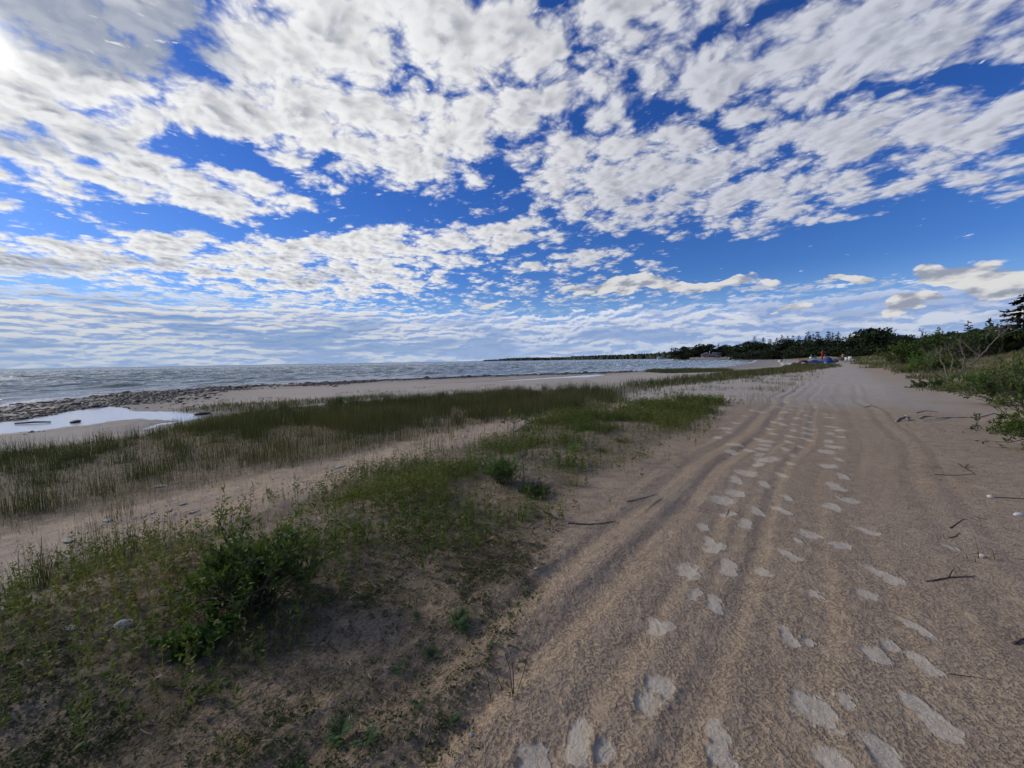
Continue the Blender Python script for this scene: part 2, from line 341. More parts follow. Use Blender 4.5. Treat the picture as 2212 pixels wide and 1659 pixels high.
def detail(x, y):
    """relief and masks of the near ground; returns dz, smooth(print), ridge wear"""
    dz = np.zeros(x.shape); sm = np.zeros(x.shape)
    s = sco(x, y); t = tco(x, y); r = np.hypot(x, y)
    near = r < 30
    xs, ys, sx, tx = x[near], y[near], s[near], t[near]
    wob = .10 * np.sin(tx / 2.3) + .05 * np.sin(tx / .9 + 1) + .14 * fbm(tx / 2.2, sx / 3, 3, 21) - .012 * (tx - 2) * .0
    sw = sx + wob
    def gau(c, w): return np.exp(-((sw - c) / w) ** 2)
    z = -.024 * gau(-.36, .07) + .012 * gau(-.47, .05) + .012 * gau(-.27, .05)              # main wheel line
    z += -.028 * gau(-1.10, .09) + .022 * gau(-1.26, .10) + .014 * gau(-.92, .09) - .020 * gau(-1.46, .09) + .018 * gau(-1.62, .09)
    z += .012 * gau(.75, .09) - .02 * gau(.92, .08) + .012 * gau(1.08, .07) - .014 * gau(1.22, .06)
    z += .03 * ss(sw, -1.55, -1.75) * 0 + .012 * np.exp(-((sw + 1.95) / .28) ** 2) + .02 * np.exp(-((sw - 1.9) / .35) ** 2)
    z += .03 * fbm(xs * 2.2, ys * 2.2, 4, 31) * (1 + 1.5 * ss(-sw, 1.4, 2.2))
    str_ = fbm(sw * 16, tx * .9, 3, 41)                                          # ridges that follow the track
    z += .020 * str_ * (ss(sw, -2.4, -1.6) * ss(-sw, -1.6, -.9) * .5 + .5 * ss(-sw, .7, 1.0))
    # tread lugs inside the ruts
    lug = np.sin(tx * 2 * np.pi / .07 + 6 * sw) * (gau(-1.10, .10) + .8 * gau(-1.38, .08) + .7 * gau(-.36, .07))
    z += .0035 * lug
    z *= (ss(-np.abs(sw), -6, -3.0) * .85 + .15)
    z += (-.010 * gau(.02, .06) + .010 * gau(.16, .06) - .012 * gau(.38, .07) + .012 * gau(-.62, .06) - .012 * gau(-.72, .05)) * 1.1
    z = z * (1 + .25 * ss(-r[near], -5.5, -2.5) * ss(sw, -1.9, -1.5)) * (.35 + .65 * ss(sw, -2.1, -1.6)) * (.42 + .16 * ss(-sw, .75, .95) + .5 * fbm(tx / .8, sx * 1.2, 3, 33))
    # crumbly relief among the plants on the left
    veg = ss(-sw, 2.0, 2.8)
    z += veg * (.05 * fbm(xs * 4, ys * 4, 4, 51) + .03 * np.abs(fbm(xs * 11, ys * 11, 3, 52)))
    z += .010 * fbm(xs * 28, ys * 28, 2, 53) * ss(-r[near], -7, -3)
    m = np.zeros(xs.shape)
    for (X, Y, a, L, kd) in PR:
        sel = (np.abs(xs - X) < .32) & (np.abs(ys - Y) < .32)
        if not sel.any(): continue
        ux = xs[sel] - X; uy = ys[sel] - Y
        al = (ux * math.sin(a) + uy * math.cos(a)) / (L / 2); ac = (ux * math.cos(a) - uy * math.sin(a)) / (L / 2)
        wv = (.62 if kd else .48) * fbm(xs[sel] * 24, ys[sel] * 26, 4, 61) * 2
        if kd == 0:
            wid = .46 - .10 * al + np.where(np.abs(al + .15) < .3, -.07, 0)
            dd = np.sqrt((al) ** 4 + (ac / np.maximum(wid, .1)) ** 2)
        elif kd == 1: dd = np.hypot(al * 1.0, ac * 1.15) * 1.15
        else:
            dd = np.hypot(al + .15, ac) * 2.0
            for q in (-.5, -.17, .17, .5): dd = np.minimum(dd, np.hypot(al - .5 + .3 * abs(q), ac - q) * 5.2)
        k = ss(-(dd + wv), -1.16, -.78)
        m[sel] = np.maximum(m[sel], k)
        rim = np.exp(-((dd + wv - 1.15) / .16) ** 2)
        z[sel] = z[sel] * (1 - .4 * k) - .006 * k + .003 * rim * (1 - k)
    dz[near] = z; sm[near] = m
    # farther off: low wheel ridges and trampled sand along the way
    far = (~near) & (r < 140)
    dz[far] = .03 * fbm(s[far] * 3, t[far] * .25, 3, 71) * ss(-np.abs(s[far]), -7, -3)
    return dz, sm
def ground_h(x, y, sd=None):
    z = base_h(x, y, sd)
    pa = pdist(x, y, PA, True); pa = np.where(inpoly(x, y, PA), -pa, pa)
    pb = pdist(x, y, PB, True); pb = np.where(inpoly(x, y, PB), -pb, pb)
    wob = .3 * fbm(x, y, 3, 81)
    z = z + (POOLZ + .0 - z) * ss(-(pa + wob), -3.0, -.3) - .06 * ss(-(pa + wob), -.3, .5)
    z = z + (-.66 - z) * ss(-(pb + wob), -3.0, -.3) - .06 * ss(-(pb + wob), -.3, .5)
    dz, sm = detail(np.asarray(x, float), np.asarray(y, float))
    return z + dz

# ------------------------------------------------------------------ vegetation zones (outlines of real patches on the ground)
ZR = ats([(-80, 985), (0, 980), (150, 962), (300, 943), (480, 898), (700, 876), (900, 860), (1100, 846), (1290, 843), (1325, 858), (1330, 882), (1100, 905), (900, 948), (750, 985), (550, 1030), (300, 1085), (100, 1130), (0, 1155), (-80, 1180)])
ZH = ats([(-90, 1310), (60, 1265), (150, 1215), (330, 1185), (500, 1130), (700, 1062), (870, 1003), (1000, 960), (1150, 915), (1330, 885), (1500, 862), (1560, 872), (1500, 915), (1400, 975), (1300, 1015), (1180, 1090), (1000, 1165), (800, 1215), (690, 1260), (600, 1400), (400, 1440), (150, 1420), (-90, 1380)])
ZM = ats([(-150, 1330), (150, 1400), (400, 1420), (690, 1250), (1000, 1150), (1190, 1090), (1150, 1250), (1080, 1400), (1000, 1520), (900, 1659), (830, 1800), (-150, 1800)])
ZS = ats([(-100, 1190), (300, 1090), (750, 990), (1000, 915), (1330, 885), (1000, 965), (870, 1005), (500, 1135), (150, 1220), (-100, 1300)])
ZE = ats([(1290, 843), (1400, 826), (1560, 808), (1700, 794), (1795, 789), (1800, 793), (1700, 806), (1560, 822), (1420, 838), (1330, 856)])
ZF = ats([(1400, 800.8), (1480, 798.5), (1580, 799), (1560, 803), (1440, 806), (1400, 804)])
ZG = ats([(380, 886), (470, 874), (620, 866), (840, 853), (845, 858), (700, 872), (560, 884), (440, 890)])
ZK = ats([(330, 955), (480, 905), (700, 885), (900, 868), (1100, 852), (1290, 845), (1325, 865), (1300, 880), (1100, 900), (880, 945), (700, 990), (520, 1030), (300, 1080), (60, 1125), (60, 1090), (250, 1040)])
def zone(x, y, Z, soft):
    d = pdist(x, y, Z, True); d = np.where(inpoly(x, y, Z), d, -d)
    return ss(d, -soft, soft)

# ------------------------------------------------------------------ ground mesh
def polar(az0, az1, dfine, rings):
    a_f = np.arange(-66, 66.01, dfine)
    a = a_f
    if az1 - az0 >= 359: a = np.concatenate([a_f, np.arange(68, 293.9, 2.0)])
    return np.radians(a), rings
def ring_grid(a, r, wrap):
    A, R = np.meshgrid(a, r); x = R * np.sin(A); y = R * np.cos(A)
    n = len(a); m = len(r)
    i = np.arange(m - 1)[:, None]; j = np.arange(n if wrap else n - 1)[None, :]
    j2 = (j + 1) % n
    f = np.stack([i * n + j, i * n + j2, (i + 1) * n + j2, (i + 1) * n + j], -1).reshape(-1, 4)
    return x.ravel(), y.ravel(), f[:, ::-1]
rr = [0.25]
while rr[-1] < 9000:
    q = rr[-1]
    rr.append(q * (1.0065 if q > 1.2 and q < 26 else (1.02 if q <= 1.2 else (1.012 if q < 200 else 1.05))))
ga, gr = polar(0, 360, .16, np.array(rr))
gx, gy, gf = ring_grid(ga, gr, True)
gsd = sdist(gx, gy)
gz = ground_h(gx, gy, gsd)
_, g_sm = detail(gx, gy)
s_ = sco(gx, gy)
g_moss = np.clip(zone(gx, gy, ZM, .25) * (.75 + 1.4 * fbm(gx * 2.5, gy * 2.5, 4, 91)) + .75 * zone(gx, gy, ZH, .3) + .7 * zone(gx, gy, ZR, .5) + .8 * zone(gx, gy, ZE, .5) + .8 * zone(gx, gy, ZG, .5), 0, 1)
g_rub = np.exp(-((gsd - np.where(gx < -16, 4.2, 3.0)) / np.where(gx < -16, 4.0, 3.2)) ** 2) * ss(fbm(gx / 2.0, gy / 2.0, 3, 205), -.25, .0) * ss(-gx, -26, -12)
g_wet = ss(-gsd, -15, -2) * ss(gsd, -60, -2)
pd_ = pdist(gx, gy, PA, True); g_wet = np.maximum(g_wet, ss(-pd_, -1.6, -.2))
pd_ = pdist(gx, gy, PB, True); g_wet = np.maximum(g_wet, ss(-pd_, -1.6, -.2))
g_pit = ss(-s_, -3.2, -1.5) * ss(s_, -3.5, -1.6) * ss(-np.hypot(gx, gy), -30, -8)
g_pit = np.clip(g_pit + .5 * ss(s_, 1.5, 3) * ss(-s_, -9, -4), 0, 1)
g_grey = ss(np.hypot(gx, gy), 13.5, 17) * ss(-s_, -4.5, -1.5)
g_grey = np.maximum(g_grey, .75 * np.exp(-((s_ - 2.1) / .5) ** 2) * ss(-np.hypot(gx, gy), -9, -3))
g_grass = np.maximum(ss(s_, 6, 10) * ss(gsd, 10, 30), ss(np.hypot(gx, gy), 135, 165) * ss(gsd, 8, 22) * ss(fbm(gx / 14, gy / 14, 3, 77), -.2, -.05))
nnz = len(gx); gx_c = np.append(gx, 0.0); gy_c = np.append(gy, 0.0); gz_c = np.append(gz, gz[:len(ga)].mean())
n_a = len(ga); cap = np.stack([np.full(n_a, nnz), (np.arange(n_a) + 1) % n_a, np.arange(n_a)], -1)
ap = lambda a: np.append(a, a[:n_a].mean())

def principled(name, rough=.9, spec=.3):
    m = bpy.data.materials.new(name); m.use_nodes = True
    N = NT(m.node_tree); b = m.node_tree.nodes['Principled BSDF']
    b.inputs['Roughness'].default_value = rough; b.inputs['Specular IOR Level'].default_value = spec
    return m, N, b
m_sand, N, b = principled('sand', .95, .2)
pos = N.node('ShaderNodeNewGeometry').outputs['Position']
px_, py_, pz_ = N.xyz(pos)[0:3]
flat = N.comb(px_, py_, 0.0)
sm, moss, wet, pit, grey, grs = (N.attr(k) for k in ('smooth', 'moss', 'wet', 'pit', 'grey', 'grassy'))
c = N.mix(N.mr(N.noise(flat, 1.3, 5, .6), .35, .65), (.485, .39, .27), (.385, .31, .225))
c = N.mix(N.mr(N.noise(flat, .25, 4, .6), .4, .65), c, (.43, .37, .29))
c = N.mix(N.mr(N.noise(flat, 5.0, 4, .7), .5, .7, 0, .5), c, (.28, .22, .17))
c = N.mix(N.math('MULTIPLY', pit, .5), c, (.37, .285, .185))
grains = N.noise(flat, 260.0, 3, .7)
c = N.mix(1.0, c, N.mix(N.mr(grains, .3, .7), (.70, .68, .66), (1.22, 1.2, 1.18)), 'MULTIPLY')
c = N.mix(N.math('MULTIPLY', grey, N.mr(N.noise(flat, .6, 4, .6), .3, .6, .4, .95)), c, (.42, .39, .335))
# rain-pocked crust: pits and flecks coloured darker than the sand around
wv = N.vec('ADD', flat, N.scale(N.vec('SUBTRACT', N.noise(flat, 60.0, 3, .6, color=True), (.5, .5, .5)), .012))
pv = N.voro(wv, 50.0, 'SMOOTH_F1', .30)
pitm = N.mr(pv, .20, .52, 1.0, 0.0)
lump = N.mr(N.noise(flat, 54.0, 2, .6), .48, .60)
pitm = N.math('MAXIMUM', N.math('MULTIPLY', pitm, .8), N.math('MULTIPLY', lump, .85))
pitw = N.math('MULTIPLY', pitm, N.math('MULTIPLY', N.mr(sm, 0, 1, 1.0, .35), N.mr(pit, 0, 1, .35, 1)))
pitw = N.math('MULTIPLY', pitw, N.mr(N.noise(flat, 9.0, 3, .6), .3, .6, .35, 1.0))
c = N.mix(N.math('MULTIPLY', pitw, .72), c, (.15, .105, .068))
c = N.mix(N.math('MULTIPLY', sm, N.mr(N.noise(flat, 18.0, 4, .7),   .35, .6, .45, .86)), c, N.mix(N.mr(grains, .3, .7), (.41, .365, .285), (.59, .535, .43)))
mossc = N.mix(N.mr(N.noise(flat, 14.0, 5, .65), .35, .65), (.050, .048, .022), (.135, .11, .068))
mossc = N.mix(N.mr(N.noise(flat, 40.0, 4, .6), .5, .75), mossc, (.24, .195, .135))
mm = N.math('MULTIPLY', moss, N.mr(N.noise(flat, 7.0, 6, .7), .30, .52))
c = N.mix(N.math('MULTIPLY', mm, .85), c, mossc)
c = N.mix(N.math('MULTIPLY', grs, .85), c, N.mix(N.noise(flat, 3.0, 4), (.08, .085, .03), (.17, .15, .075)))
c = N.mix(N.math('MULTIPLY', wet, .7), c, N.mix(N.noise(flat, 1.0, 3), (.12, .10, .078), (.20, .165, .13)))
c = N.mix(N.math('MULTIPLY', N.attr('rubble'), N.mr(N.noise(flat, 2.5, 5, .7), .40, .52)), c, (.045, .04, .036))
N.put(b.inputs['Base Color'], c)
N.put(b.inputs['Roughness'], N.mr(wet, .2, 1.0, .95, .50))
hgt = N.math('MULTIPLY_ADD', pitw, -.0065, N.math('MULTIPLY', grains, .0018))
hgt = N.math('MULTIPLY_ADD', N.noise(flat, 35.0, 5, .65), .006, hgt)
hgt = N.math('MULTIPLY_ADD', N.math('MULTIPLY', moss, N.noise(flat, 20.0, 5, .72)), .06, hgt)
hgt = N.math('MULTIPLY_ADD', N.math('MULTIPLY', N.noise(N.vec('MULTIPLY', flat, (1, 1, 1)), 4.0, 5, .65), N.mr(sm, 0, 1, 1, 0)), .02, hgt)
bp = N.node('ShaderNodeBump'); bp.inputs['Strength'].default_value = 1.0; bp.inputs['Distance'].default_value = 1.0
N.put(bp.inputs['Height'], hgt); N.l.new(bp.outputs[0], b.inputs['Normal'])
me = build_mesh('sand', np.stack([gx_c, gy_c, gz_c], 1), [gf, cap], [m_sand], True,
                dict(smooth=ap(g_sm), moss=ap(g_moss), wet=ap(g_wet), pit=ap(g_pit), grey=ap(g_grey), grassy=ap(g_grass), rubble=ap(g_rub)))
o = link('ground', me); tag(o, 'pale brown sand beach with wheel ruts and shoe prints', kind='structure')

# ------------------------------------------------------------------ water
r_ = [14.0]
while r_[-1] < 50000:
    q = r_[-1]; r_.append(q + min(q * (.0042 if q < 700 else .03), 4000) if q < 700 else q * 1.04)
wr = np.array(r_)
wa = np.radians(np.concatenate([np.arange(-150, -60, 1.5), np.arange(-60, 44, .15), np.arange(44, 60, 2)]))
wx, wy, wf = ring_grid(wa, wr, False)
wsd = -sdist(wx, wy)
def waves(x, y, sd):
    h = np.zeros(x.shape); R = np.hypot(x, y)
    g = np.random.default_rng(5)
    for i in range(46):
        lam = g.uniform(1.1, 7.5) ** 1.0
        th = math.radians(62 + g.normal(0, 17)); k = 2 * np.pi / lam
        ph = g.uniform(0, 6.28)
        a = .0125 * lam ** .72 * ss(-R, -lam * 260, -lam * 130)
        w = np.sin(k * (x * math.sin(th) * -1 + y * math.cos(th)) + ph + 1.6 * fbm(x / 9 + i, y / 9, 1, 100 + i))
        h += a * (1 - np.abs(w)) ** 1.1 * 1.5 - a * .55 if i % 2 else a * w
    amp = np.interp(sd, [-1, 0, 3, 12, 30, 80], [0, .12, .3, .6, .85, 1.0])
    return h * amp * 1.35, amp
wh, wamp = waves(wx, wy, wsd)
Rw = np.hypot(wx, wy)
wh = wh * ss(-Rw, -650, -300)
fo = ss(wh + .10 * fbm(wx / 14, wy / 14, 3, 121), .13, .20) * ss(fbm(wx / 10, wy / 6, 3, 122), -.02, .12) * ss(wsd, 1, 6)
edgef = ss(-np.abs(wsd - .6 + 1.4 * fbm(wx / 2, wy / 2, 3, 123)), -1.1, -.2) * .8
edgef = np.maximum(edgef, ss(-np.abs(wsd - 5 - 3 * fbm(wx / 9, wy / 9, 2, 124)), -.8, -.2) * ss(fbm(wx / 3, wy / 3, 2, 125), -.05, .15) * .7)
m_wat, N, b = principled('lake', .08, .5)
pos = N.node('ShaderNodeNewGeometry').outputs['Position']
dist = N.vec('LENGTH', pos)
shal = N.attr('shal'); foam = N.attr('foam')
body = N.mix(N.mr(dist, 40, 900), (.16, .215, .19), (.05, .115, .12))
body = N.mix(N.mr(N.noise(N.vec('MULTIPLY', pos, (.02, .03, 0)), 1.0, 4, .6), .4, .65, 0, .6), body, (.08, .17, .155))
body = N.mix(N.math('MULTIPLY', shal, .8), body, (.24, .235, .20))
# white horses farther out, in short broken lines
wp = N.node('ShaderNodeVectorRotate', rotation_type='Z_AXIS'); wp.inputs['Angle'].default_value = math.radians(25); N.l.new(pos, wp.inputs['Vector'])
wc = N.noise(N.vec('MULTIPLY', wp.outputs[0], (.055, .28, 0)), 1.0, 6, .68)
wbig = N.noise(N.vec('MULTIPLY', pos, (.008, .008, 0)), 1.0, 3, .5)
fw = N.math('MULTIPLY', N.mr(wc, N.mr(wbig, .35, .65, .68, .60), .74), N.mr(dist, 70, 150))
fbrk = N.mr(N.noise(N.vec('MULTIPLY', pos, (3, 3, 0)), 1.0, 5, .7), .32, .58)
foamt = N.math('MINIMUM', N.math('ADD', N.math('MULTIPLY', foam, fbrk), N.math('MULTIPLY', fw, .8)), 1.0)
N.put(b.inputs['Base Color'], N.mix(foamt, body, (.80, .82, .82)))
N.put(b.inputs['Roughness'], N.math('MULTIPLY_ADD', foamt, .6, N.mr(dist, 60, 1500, .10, .28)))
hh = N.math('MULTIPLY', N.noise(N.vec('MULTIPLY', pos, (1, 1, 0)), 2.2, 5, .62), N.mr(dist, 20, 300, .12, .35, False))
h2 = N.math('MULTIPLY', N.noise(N.vec('MULTIPLY', wp.outputs[0], (.10, .4, 0)), 1.0, 5, .6), N.mr(dist, 150, 800, 0.0, 1.3))
bp = N.node('ShaderNodeBump'); bp.inputs['Strength'].default_value = .9; bp.inputs['Distance'].default_value = 1.0
N.put(bp.inputs['Height'], N.math('ADD', hh, h2)); N.l.new(bp.outputs[0], b.inputs['Normal'])
keep = wsd > -6
fk = keep[wf].any(1)
me = build_mesh('lake', np.stack([wx, wy, WATER + wh], 1), [wf[fk]], [m_wat], True, dict(foam=np.clip(fo + edgef, 0, 1), shal=ss(-wsd, -14, -1)))
o = link('water', me); tag(o, 'choppy grey green lake with white caps', kind='structure')
# still pools on the beach
m_pool, N, b = principled('pool_water', .12, .5)
pos = N.node('ShaderNodeNewGeometry').outputs['Position']
N.put(b.inputs['Base Color'], (.60, .62, .62, 1)); N.put(b.inputs['Roughness'], .16)  # pale base colour stands in for bright sky mirrored by the water
bp = N.node('ShaderNodeBump'); bp.inputs['Strength'].default_value = .8
N.put(bp.inputs['Height'], N.math('MULTIPLY', N.noise(N.vec('MULTIPLY', pos, (3, 8, 0)), 1.0, 4, .6), .09)); N.l.new(bp.outputs[0], b.inputs['Normal'])
for P_, z_, nm in ((PA, POOLZ - .015, 'broad shallow pool of still water on the beach'), (PB, -.675, 'narrow strip of still water along the beach')):
    c0 = P_.mean(0); lo = P_.min(0) - 1.2; hi = P_.max(0) + 1.2
    gx2, gy2 = np.meshgrid(np.arange(lo[0], hi[0], .35), np.arange(lo[1], hi[1], .35)); sh = gx2.shape
    dd = pdist(gx2.ravel(), gy2.ravel(), P_, True); dd = np.where(inpoly(gx2.ravel(), gy2.ravel(), P_), -dd, dd).reshape(sh)
    ok = dd < .9; i, j = np.nonzero(ok[:-1, :-1] & ok[1:, :-1] & ok[:-1, 1:] & ok[1:, 1:]); n = sh[1]
    f = np.stack([i * n + j, i * n + j + 1, (i + 1) * n + j + 1, (i + 1) * n + j], 1)
    me = build_mesh('pool', np.stack([gx2.ravel(), gy2.ravel(), np.full(gx2.size, z_)], 1), [f], [m_pool], True)
    o = link('pool', me); tag(o, nm, kind='structure')
# ------------------------------------------------------------------ foliage helpers
def leafmat(name, cols, rough=.6, spec=.3, transl=.25):
    """cols: list of (pos, colour) along the 'tint' attribute"""
    m, N, b = principled(name, rough, spec)
    r = N.node('ShaderNodeValToRGB'); e = r.color_ramp.elements
    while len(e) < len(cols): e.new(.5)
    for q, (p, c_) in zip(e, cols): q.position = p; q.color = tuple(c_) + (1,)
    N.l.new(N.attr('tint'), r.inputs[0])
    N.put(b.inputs['Base Color'], r.outputs[0])
    if transl:
        tr = N.node('ShaderNodeBsdfTranslucent'); N.put(tr.inputs[0], N.mix(1.0, r.outputs[0], (1.3, 1.5, .6), 'MULTIPLY'))
        mx = N.node('ShaderNodeMixShader'); mx.inputs[0].default_value = transl
        out = [n for n in N.n if n.type == 'OUTPUT_MATERIAL'][0]
        N.l.new(b.outputs[0], mx.inputs[1]); N.l.new(tr.outputs[0], mx.inputs[2]); N.l.new(mx.outputs[0], out.inputs[0])
    return m
def plainmat(name, c1, c2, scale=6.0, rough=.85, bump=.0, spec=.25):
    m, N, b = principled(name, rough, spec)
    tc = N.node('ShaderNodeTexCoord').outputs['Object']
    nz = N.noise(tc, scale, 5, .62)
    N.put(b.inputs['Base Color'], N.mix(N.mr(nz, .3, .7), c1, c2))
    if bump:
        bp = N.node('ShaderNodeBump'); bp.inputs['Strength'].default_value = .8; bp.inputs['Distance'].default_value = bump
        N.put(bp.inputs['Height'], nz); N.l.new(bp.outputs[0], b.inputs['Normal'])
    return m
class Geo:
    """collects vertices, quads and tris with a tint per vertex"""
    def __init__(s): s.V = []; s.Q = []; s.T = []; s.A = []; s.n = 0
    def add(s, V, Q=None, T=None, tint=.5):
        V = np.asarray(V, float).reshape(-1, 3)
        if Q is not None and len(Q): s.Q.append(np.asarray(Q) + s.n)
        if T is not None and len(T): s.T.append(np.asarray(T) + s.n)
        s.A.append(np.broadcast_to(np.asarray(tint, float), (len(V),)).copy()); s.V.append(V); s.n += len(V)
    def mesh(s, name, mat, smooth=False):
        f = []
        if s.Q: f.append(np.concatenate(s.Q))
        if s.T: f.append(np.concatenate(s.T))
        return build_mesh(name, np.concatenate(s.V), f, [mat], smooth, dict(tint=np.concatenate(s.A)))
def unit(v): return v / np.maximum(np.linalg.norm(v, axis=-1, keepdims=True), 1e-9)
def blades(g, base, h, w, lean, az, tint, seg=3, curl=1.0, face=None):
    """tapered strips growing from base (n,3)"""
    n = len(base); h = np.broadcast_to(h, n); w = np.broadcast_to(w, n); lean = np.broadcast_to(lean, n); tint = np.broadcast_to(tint, n)
    d = np.stack([np.sin(az), np.cos(az), np.zeros(n)], 1)
    fa = az + np.pi / 2 if face is None else face
    sd = np.stack([np.sin(fa), np.cos(fa), np.zeros(n)], 1)
    L = []
    for k in range(seg + 1):
        t = k / seg
        c_ = base + d * (h * lean * t ** (1 + curl))[:, None] + np.array([0, 0, 1.0]) * (h * t * (1 - .35 * np.clip(lean, 0, 1.6) * t))[:, None]
        ww = (w * (1 - t * .88) / 2)[:, None]
        L += [c_ - sd * ww, c_ + sd * ww]
    V = np.stack(L, 1)
    idx = np.arange(n)[:, None] * (2 * (seg + 1))
    Q = np.concatenate([idx + np.array([[2 * k, 2 * k + 1, 2 * k + 3, 2 * k + 2]]) for k in range(seg)], 0)
    g.add(V.reshape(-1, 3), Q, None, np.repeat(tint, 2 * (seg + 1)))
def leaves(g, pos, dr, ln, wd, tint, up=None, fold=0.0):
    """diamond leaves: pos (n,3), direction (n,3)"""
    n = len(pos); dr = unit(dr)
    if up is None: up = rng.normal(0, 1, (n, 3)) + np.array([0, 0, 1.2])
    sd = unit(np.cross(dr, up)); nn = unit(np.cross(sd, dr))
    ln = np.broadcast_to(ln, n)[:, None]; wd = np.broadcast_to(wd, n)[:, None]
    p1 = pos + dr * ln * .45 + sd * wd * .5; p2 = pos + dr * ln - nn * ln * .12; p3 = pos + dr * ln * .45 - sd * wd * .5
    V = np.stack([pos, p1, p2, p3], 1).reshape(-1, 3)
    Q = np.arange(n)[:, None] * 4 + np.array([[0, 1, 2, 3]])
    g.add(V, Q, None, np.repeat(np.broadcast_to(tint, n), 4))
def tube(g, pts, rad, sides=5, tint=.5):
    pts = np.asarray(pts, float); n = len(pts); rad = np.broadcast_to(rad, n)
    tg = np.gradient(pts, axis=0); tg = unit(tg)
    ref = np.array([.31, .17, .93]) if abs(tg[0, 2]) < .9 else np.array([1.0, .1, 0])
    a = unit(np.cross(tg, ref)); b_ = np.cross(tg, a)
    ang = np.arange(sides) / sides * 2 * np.pi
    V = pts[:, None] + rad[:, None, None] * (a[:, None] * np.cos(ang)[None, :, None] + b_[:, None] * np.sin(ang)[None, :, None])
    i = np.arange(n - 1)[:, None]; j = np.arange(sides)[None, :]; j2 = (j + 1) % sides
    Q = np.stack([i * sides + j, i * sides + j2, (i + 1) * sides + j2, (i + 1) * sides + j], -1).reshape(-1, 4)
    V = V.reshape(-1, 3); nV = len(V)
    V = np.vstack([V, pts[0], pts[-1]])
    jj = np.arange(sides)
    T0 = np.stack([np.full(sides, nV), (jj + 1) % sides, jj], 1); T1 = np.stack([np.full(sides, nV + 1), (n - 1) * sides + jj, (n - 1) * sides + (jj + 1) % sides], 1)
    g.add(V, Q, np.vstack([T0, T1]), tint)
def scatter(Z, n, soft=.3, dens=None):
    n = min(n, 900000); lo = Z.min(0) - soft; hi = Z.max(0) + soft
    x = rng.uniform(lo[0], hi[0], n); y = rng.uniform(lo[1], hi[1], n)
    p = zone(x, y, Z, soft)
    if dens is not None: p = p * dens(x, y)
    k = rng.random(n) < p
    return x[k], y[k]
def area(Z): lo = Z.min(0); hi = Z.max(0); return (hi - lo).prod()

RUSH = leafmat('rush_green', [(0, (.045, .058, .018)), (.45, (.085, .095, .028)), (.75, (.15, .13, .045)), (1, (.22, .155, .075))], .55, .3, .15)
HERB = leafmat('herb_green', [(0, (.06, .09, .025)), (.5, (.115, .15, .038)), (.8, (.20, .185, .05)), (1, (.20, .12, .055))], .65, .15, .25)
GRASS = leafmat('dune_grass', [(0, (.07, .085, .03)), (.5, (.12, .125, .05)), (.8, (.19, .16, .085)), (1, (.26, .21, .13))], .6, .3, .15)
STRAW = leafmat('dry_straw', [(0, (.16, .12, .07)), (1, (.42, .36, .25))], .7, .2, 0)
MOSS = leafmat('creeping_leaf', [(0, (.035, .05, .016)), (.4, (.07, .09, .03)), (.7, (.13, .11, .05)), (1, (.20, .17, .11))], .7, .2, .1)
BRIGHT = leafmat('bright_leaf', [(0, (.055, .12, .02)), (.6, (.10, .20, .03)), (1, (.19, .26, .045))], .5, .35, .3)
BUSHM = leafmat('willow_leaf', [(0, (.040, .075, .018)), (.5, (.075, .12, .028)), (.85, (.15, .18, .04)), (1, (.26, .24, .05))], .6, .2, .3)
FERN = leafmat('feather_leaf', [(0, (.03, .075, .022)), (1, (.08, .15, .04))], .5, .35, .25)
DRIFT = plainmat('bleached_driftwood', (.20, .175, .15), (.42, .38, .33), 10, .9, .003)
BARK = plainmat('grey_bark', (.10, .085, .07), (.22, .19, .165), 9, .9, .004)
DEADW = plainmat('weathered_wood', (.10, .085, .07), (.21, .185, .16), 12, .85, .003)
TWIG = plainmat('dark_twig', (.045, .035, .028), (.13, .10, .075), 20, .9, .002)

# ---- rushes (nobody could count them)
g = Geo()
def rush(Z, per, soft, hr, dens=None, wmin=.003, wk=.00048, tmean=.35, clump=0, cs=.05):
    x, y = scatter(Z, int(area(Z) * per), soft, dens)
    if clump:
        k_ = len(x) * clump; x = np.repeat(x, clump) + rng.normal(0, cs, k_); y = np.repeat(y, clump) + rng.normal(0, cs, k_)
    n = len(x); r = np.hypot(x, y)
    z = ground_h(x, y) - .01
    h = rng.uniform(hr[0], hr[1], n) * (.75 + .5 * vnoise(x / 1.3, y / 1.3, 8))
    face = np.arctan2(x, y) + np.pi / 2 + rng.normal(0, .5, n)
    tint = np.clip(tmean + rng.normal(0, .24, n) + .6 * fbm(x / 2.5, y / 2.5, 3, 9), 0, 1)
    blades(g, np.stack([x, y, z], 1), h, np.maximum(wmin, wk * r), np.abs(rng.normal(.05, .22, n)), rng.uniform(0, 6.28, n), tint, 3, .6, face)
    return n
dk = lambda x, y: ss(fbm(x / 1.5, y / 1.5, 4, 15) + .10 * ss(x, -6, 2), -.03, .14) * .93 + .05
nr = rush(ZK, 700, .8, (.22, .54), lambda x, y: .08 + .92 * dk(x, y) ** 1.5, tmean=.52)
nr += rush(ZR, 1.5, .4, (.26, .52), tmean=.22, clump=80, cs=.13)
nr += rush(ZS, .45, .2, (.16, .38), tmean=.25, clump=50, cs=.09)
nr += rush(ZR, 150, .6, (.12, .42), dk, tmean=.45)
nr += rush(ZR, 300, .5, (.05, .15), tmean=.70)
nr += rush(ZS, 8, .3, (.12, .36), lambda x, y: ss(fbm(x / .8, y / .8, 3, 16), 0, .2), tmean=.4, clump=4)
nr += rush(ZS, 22, .3, (.08, .30), tmean=.5)
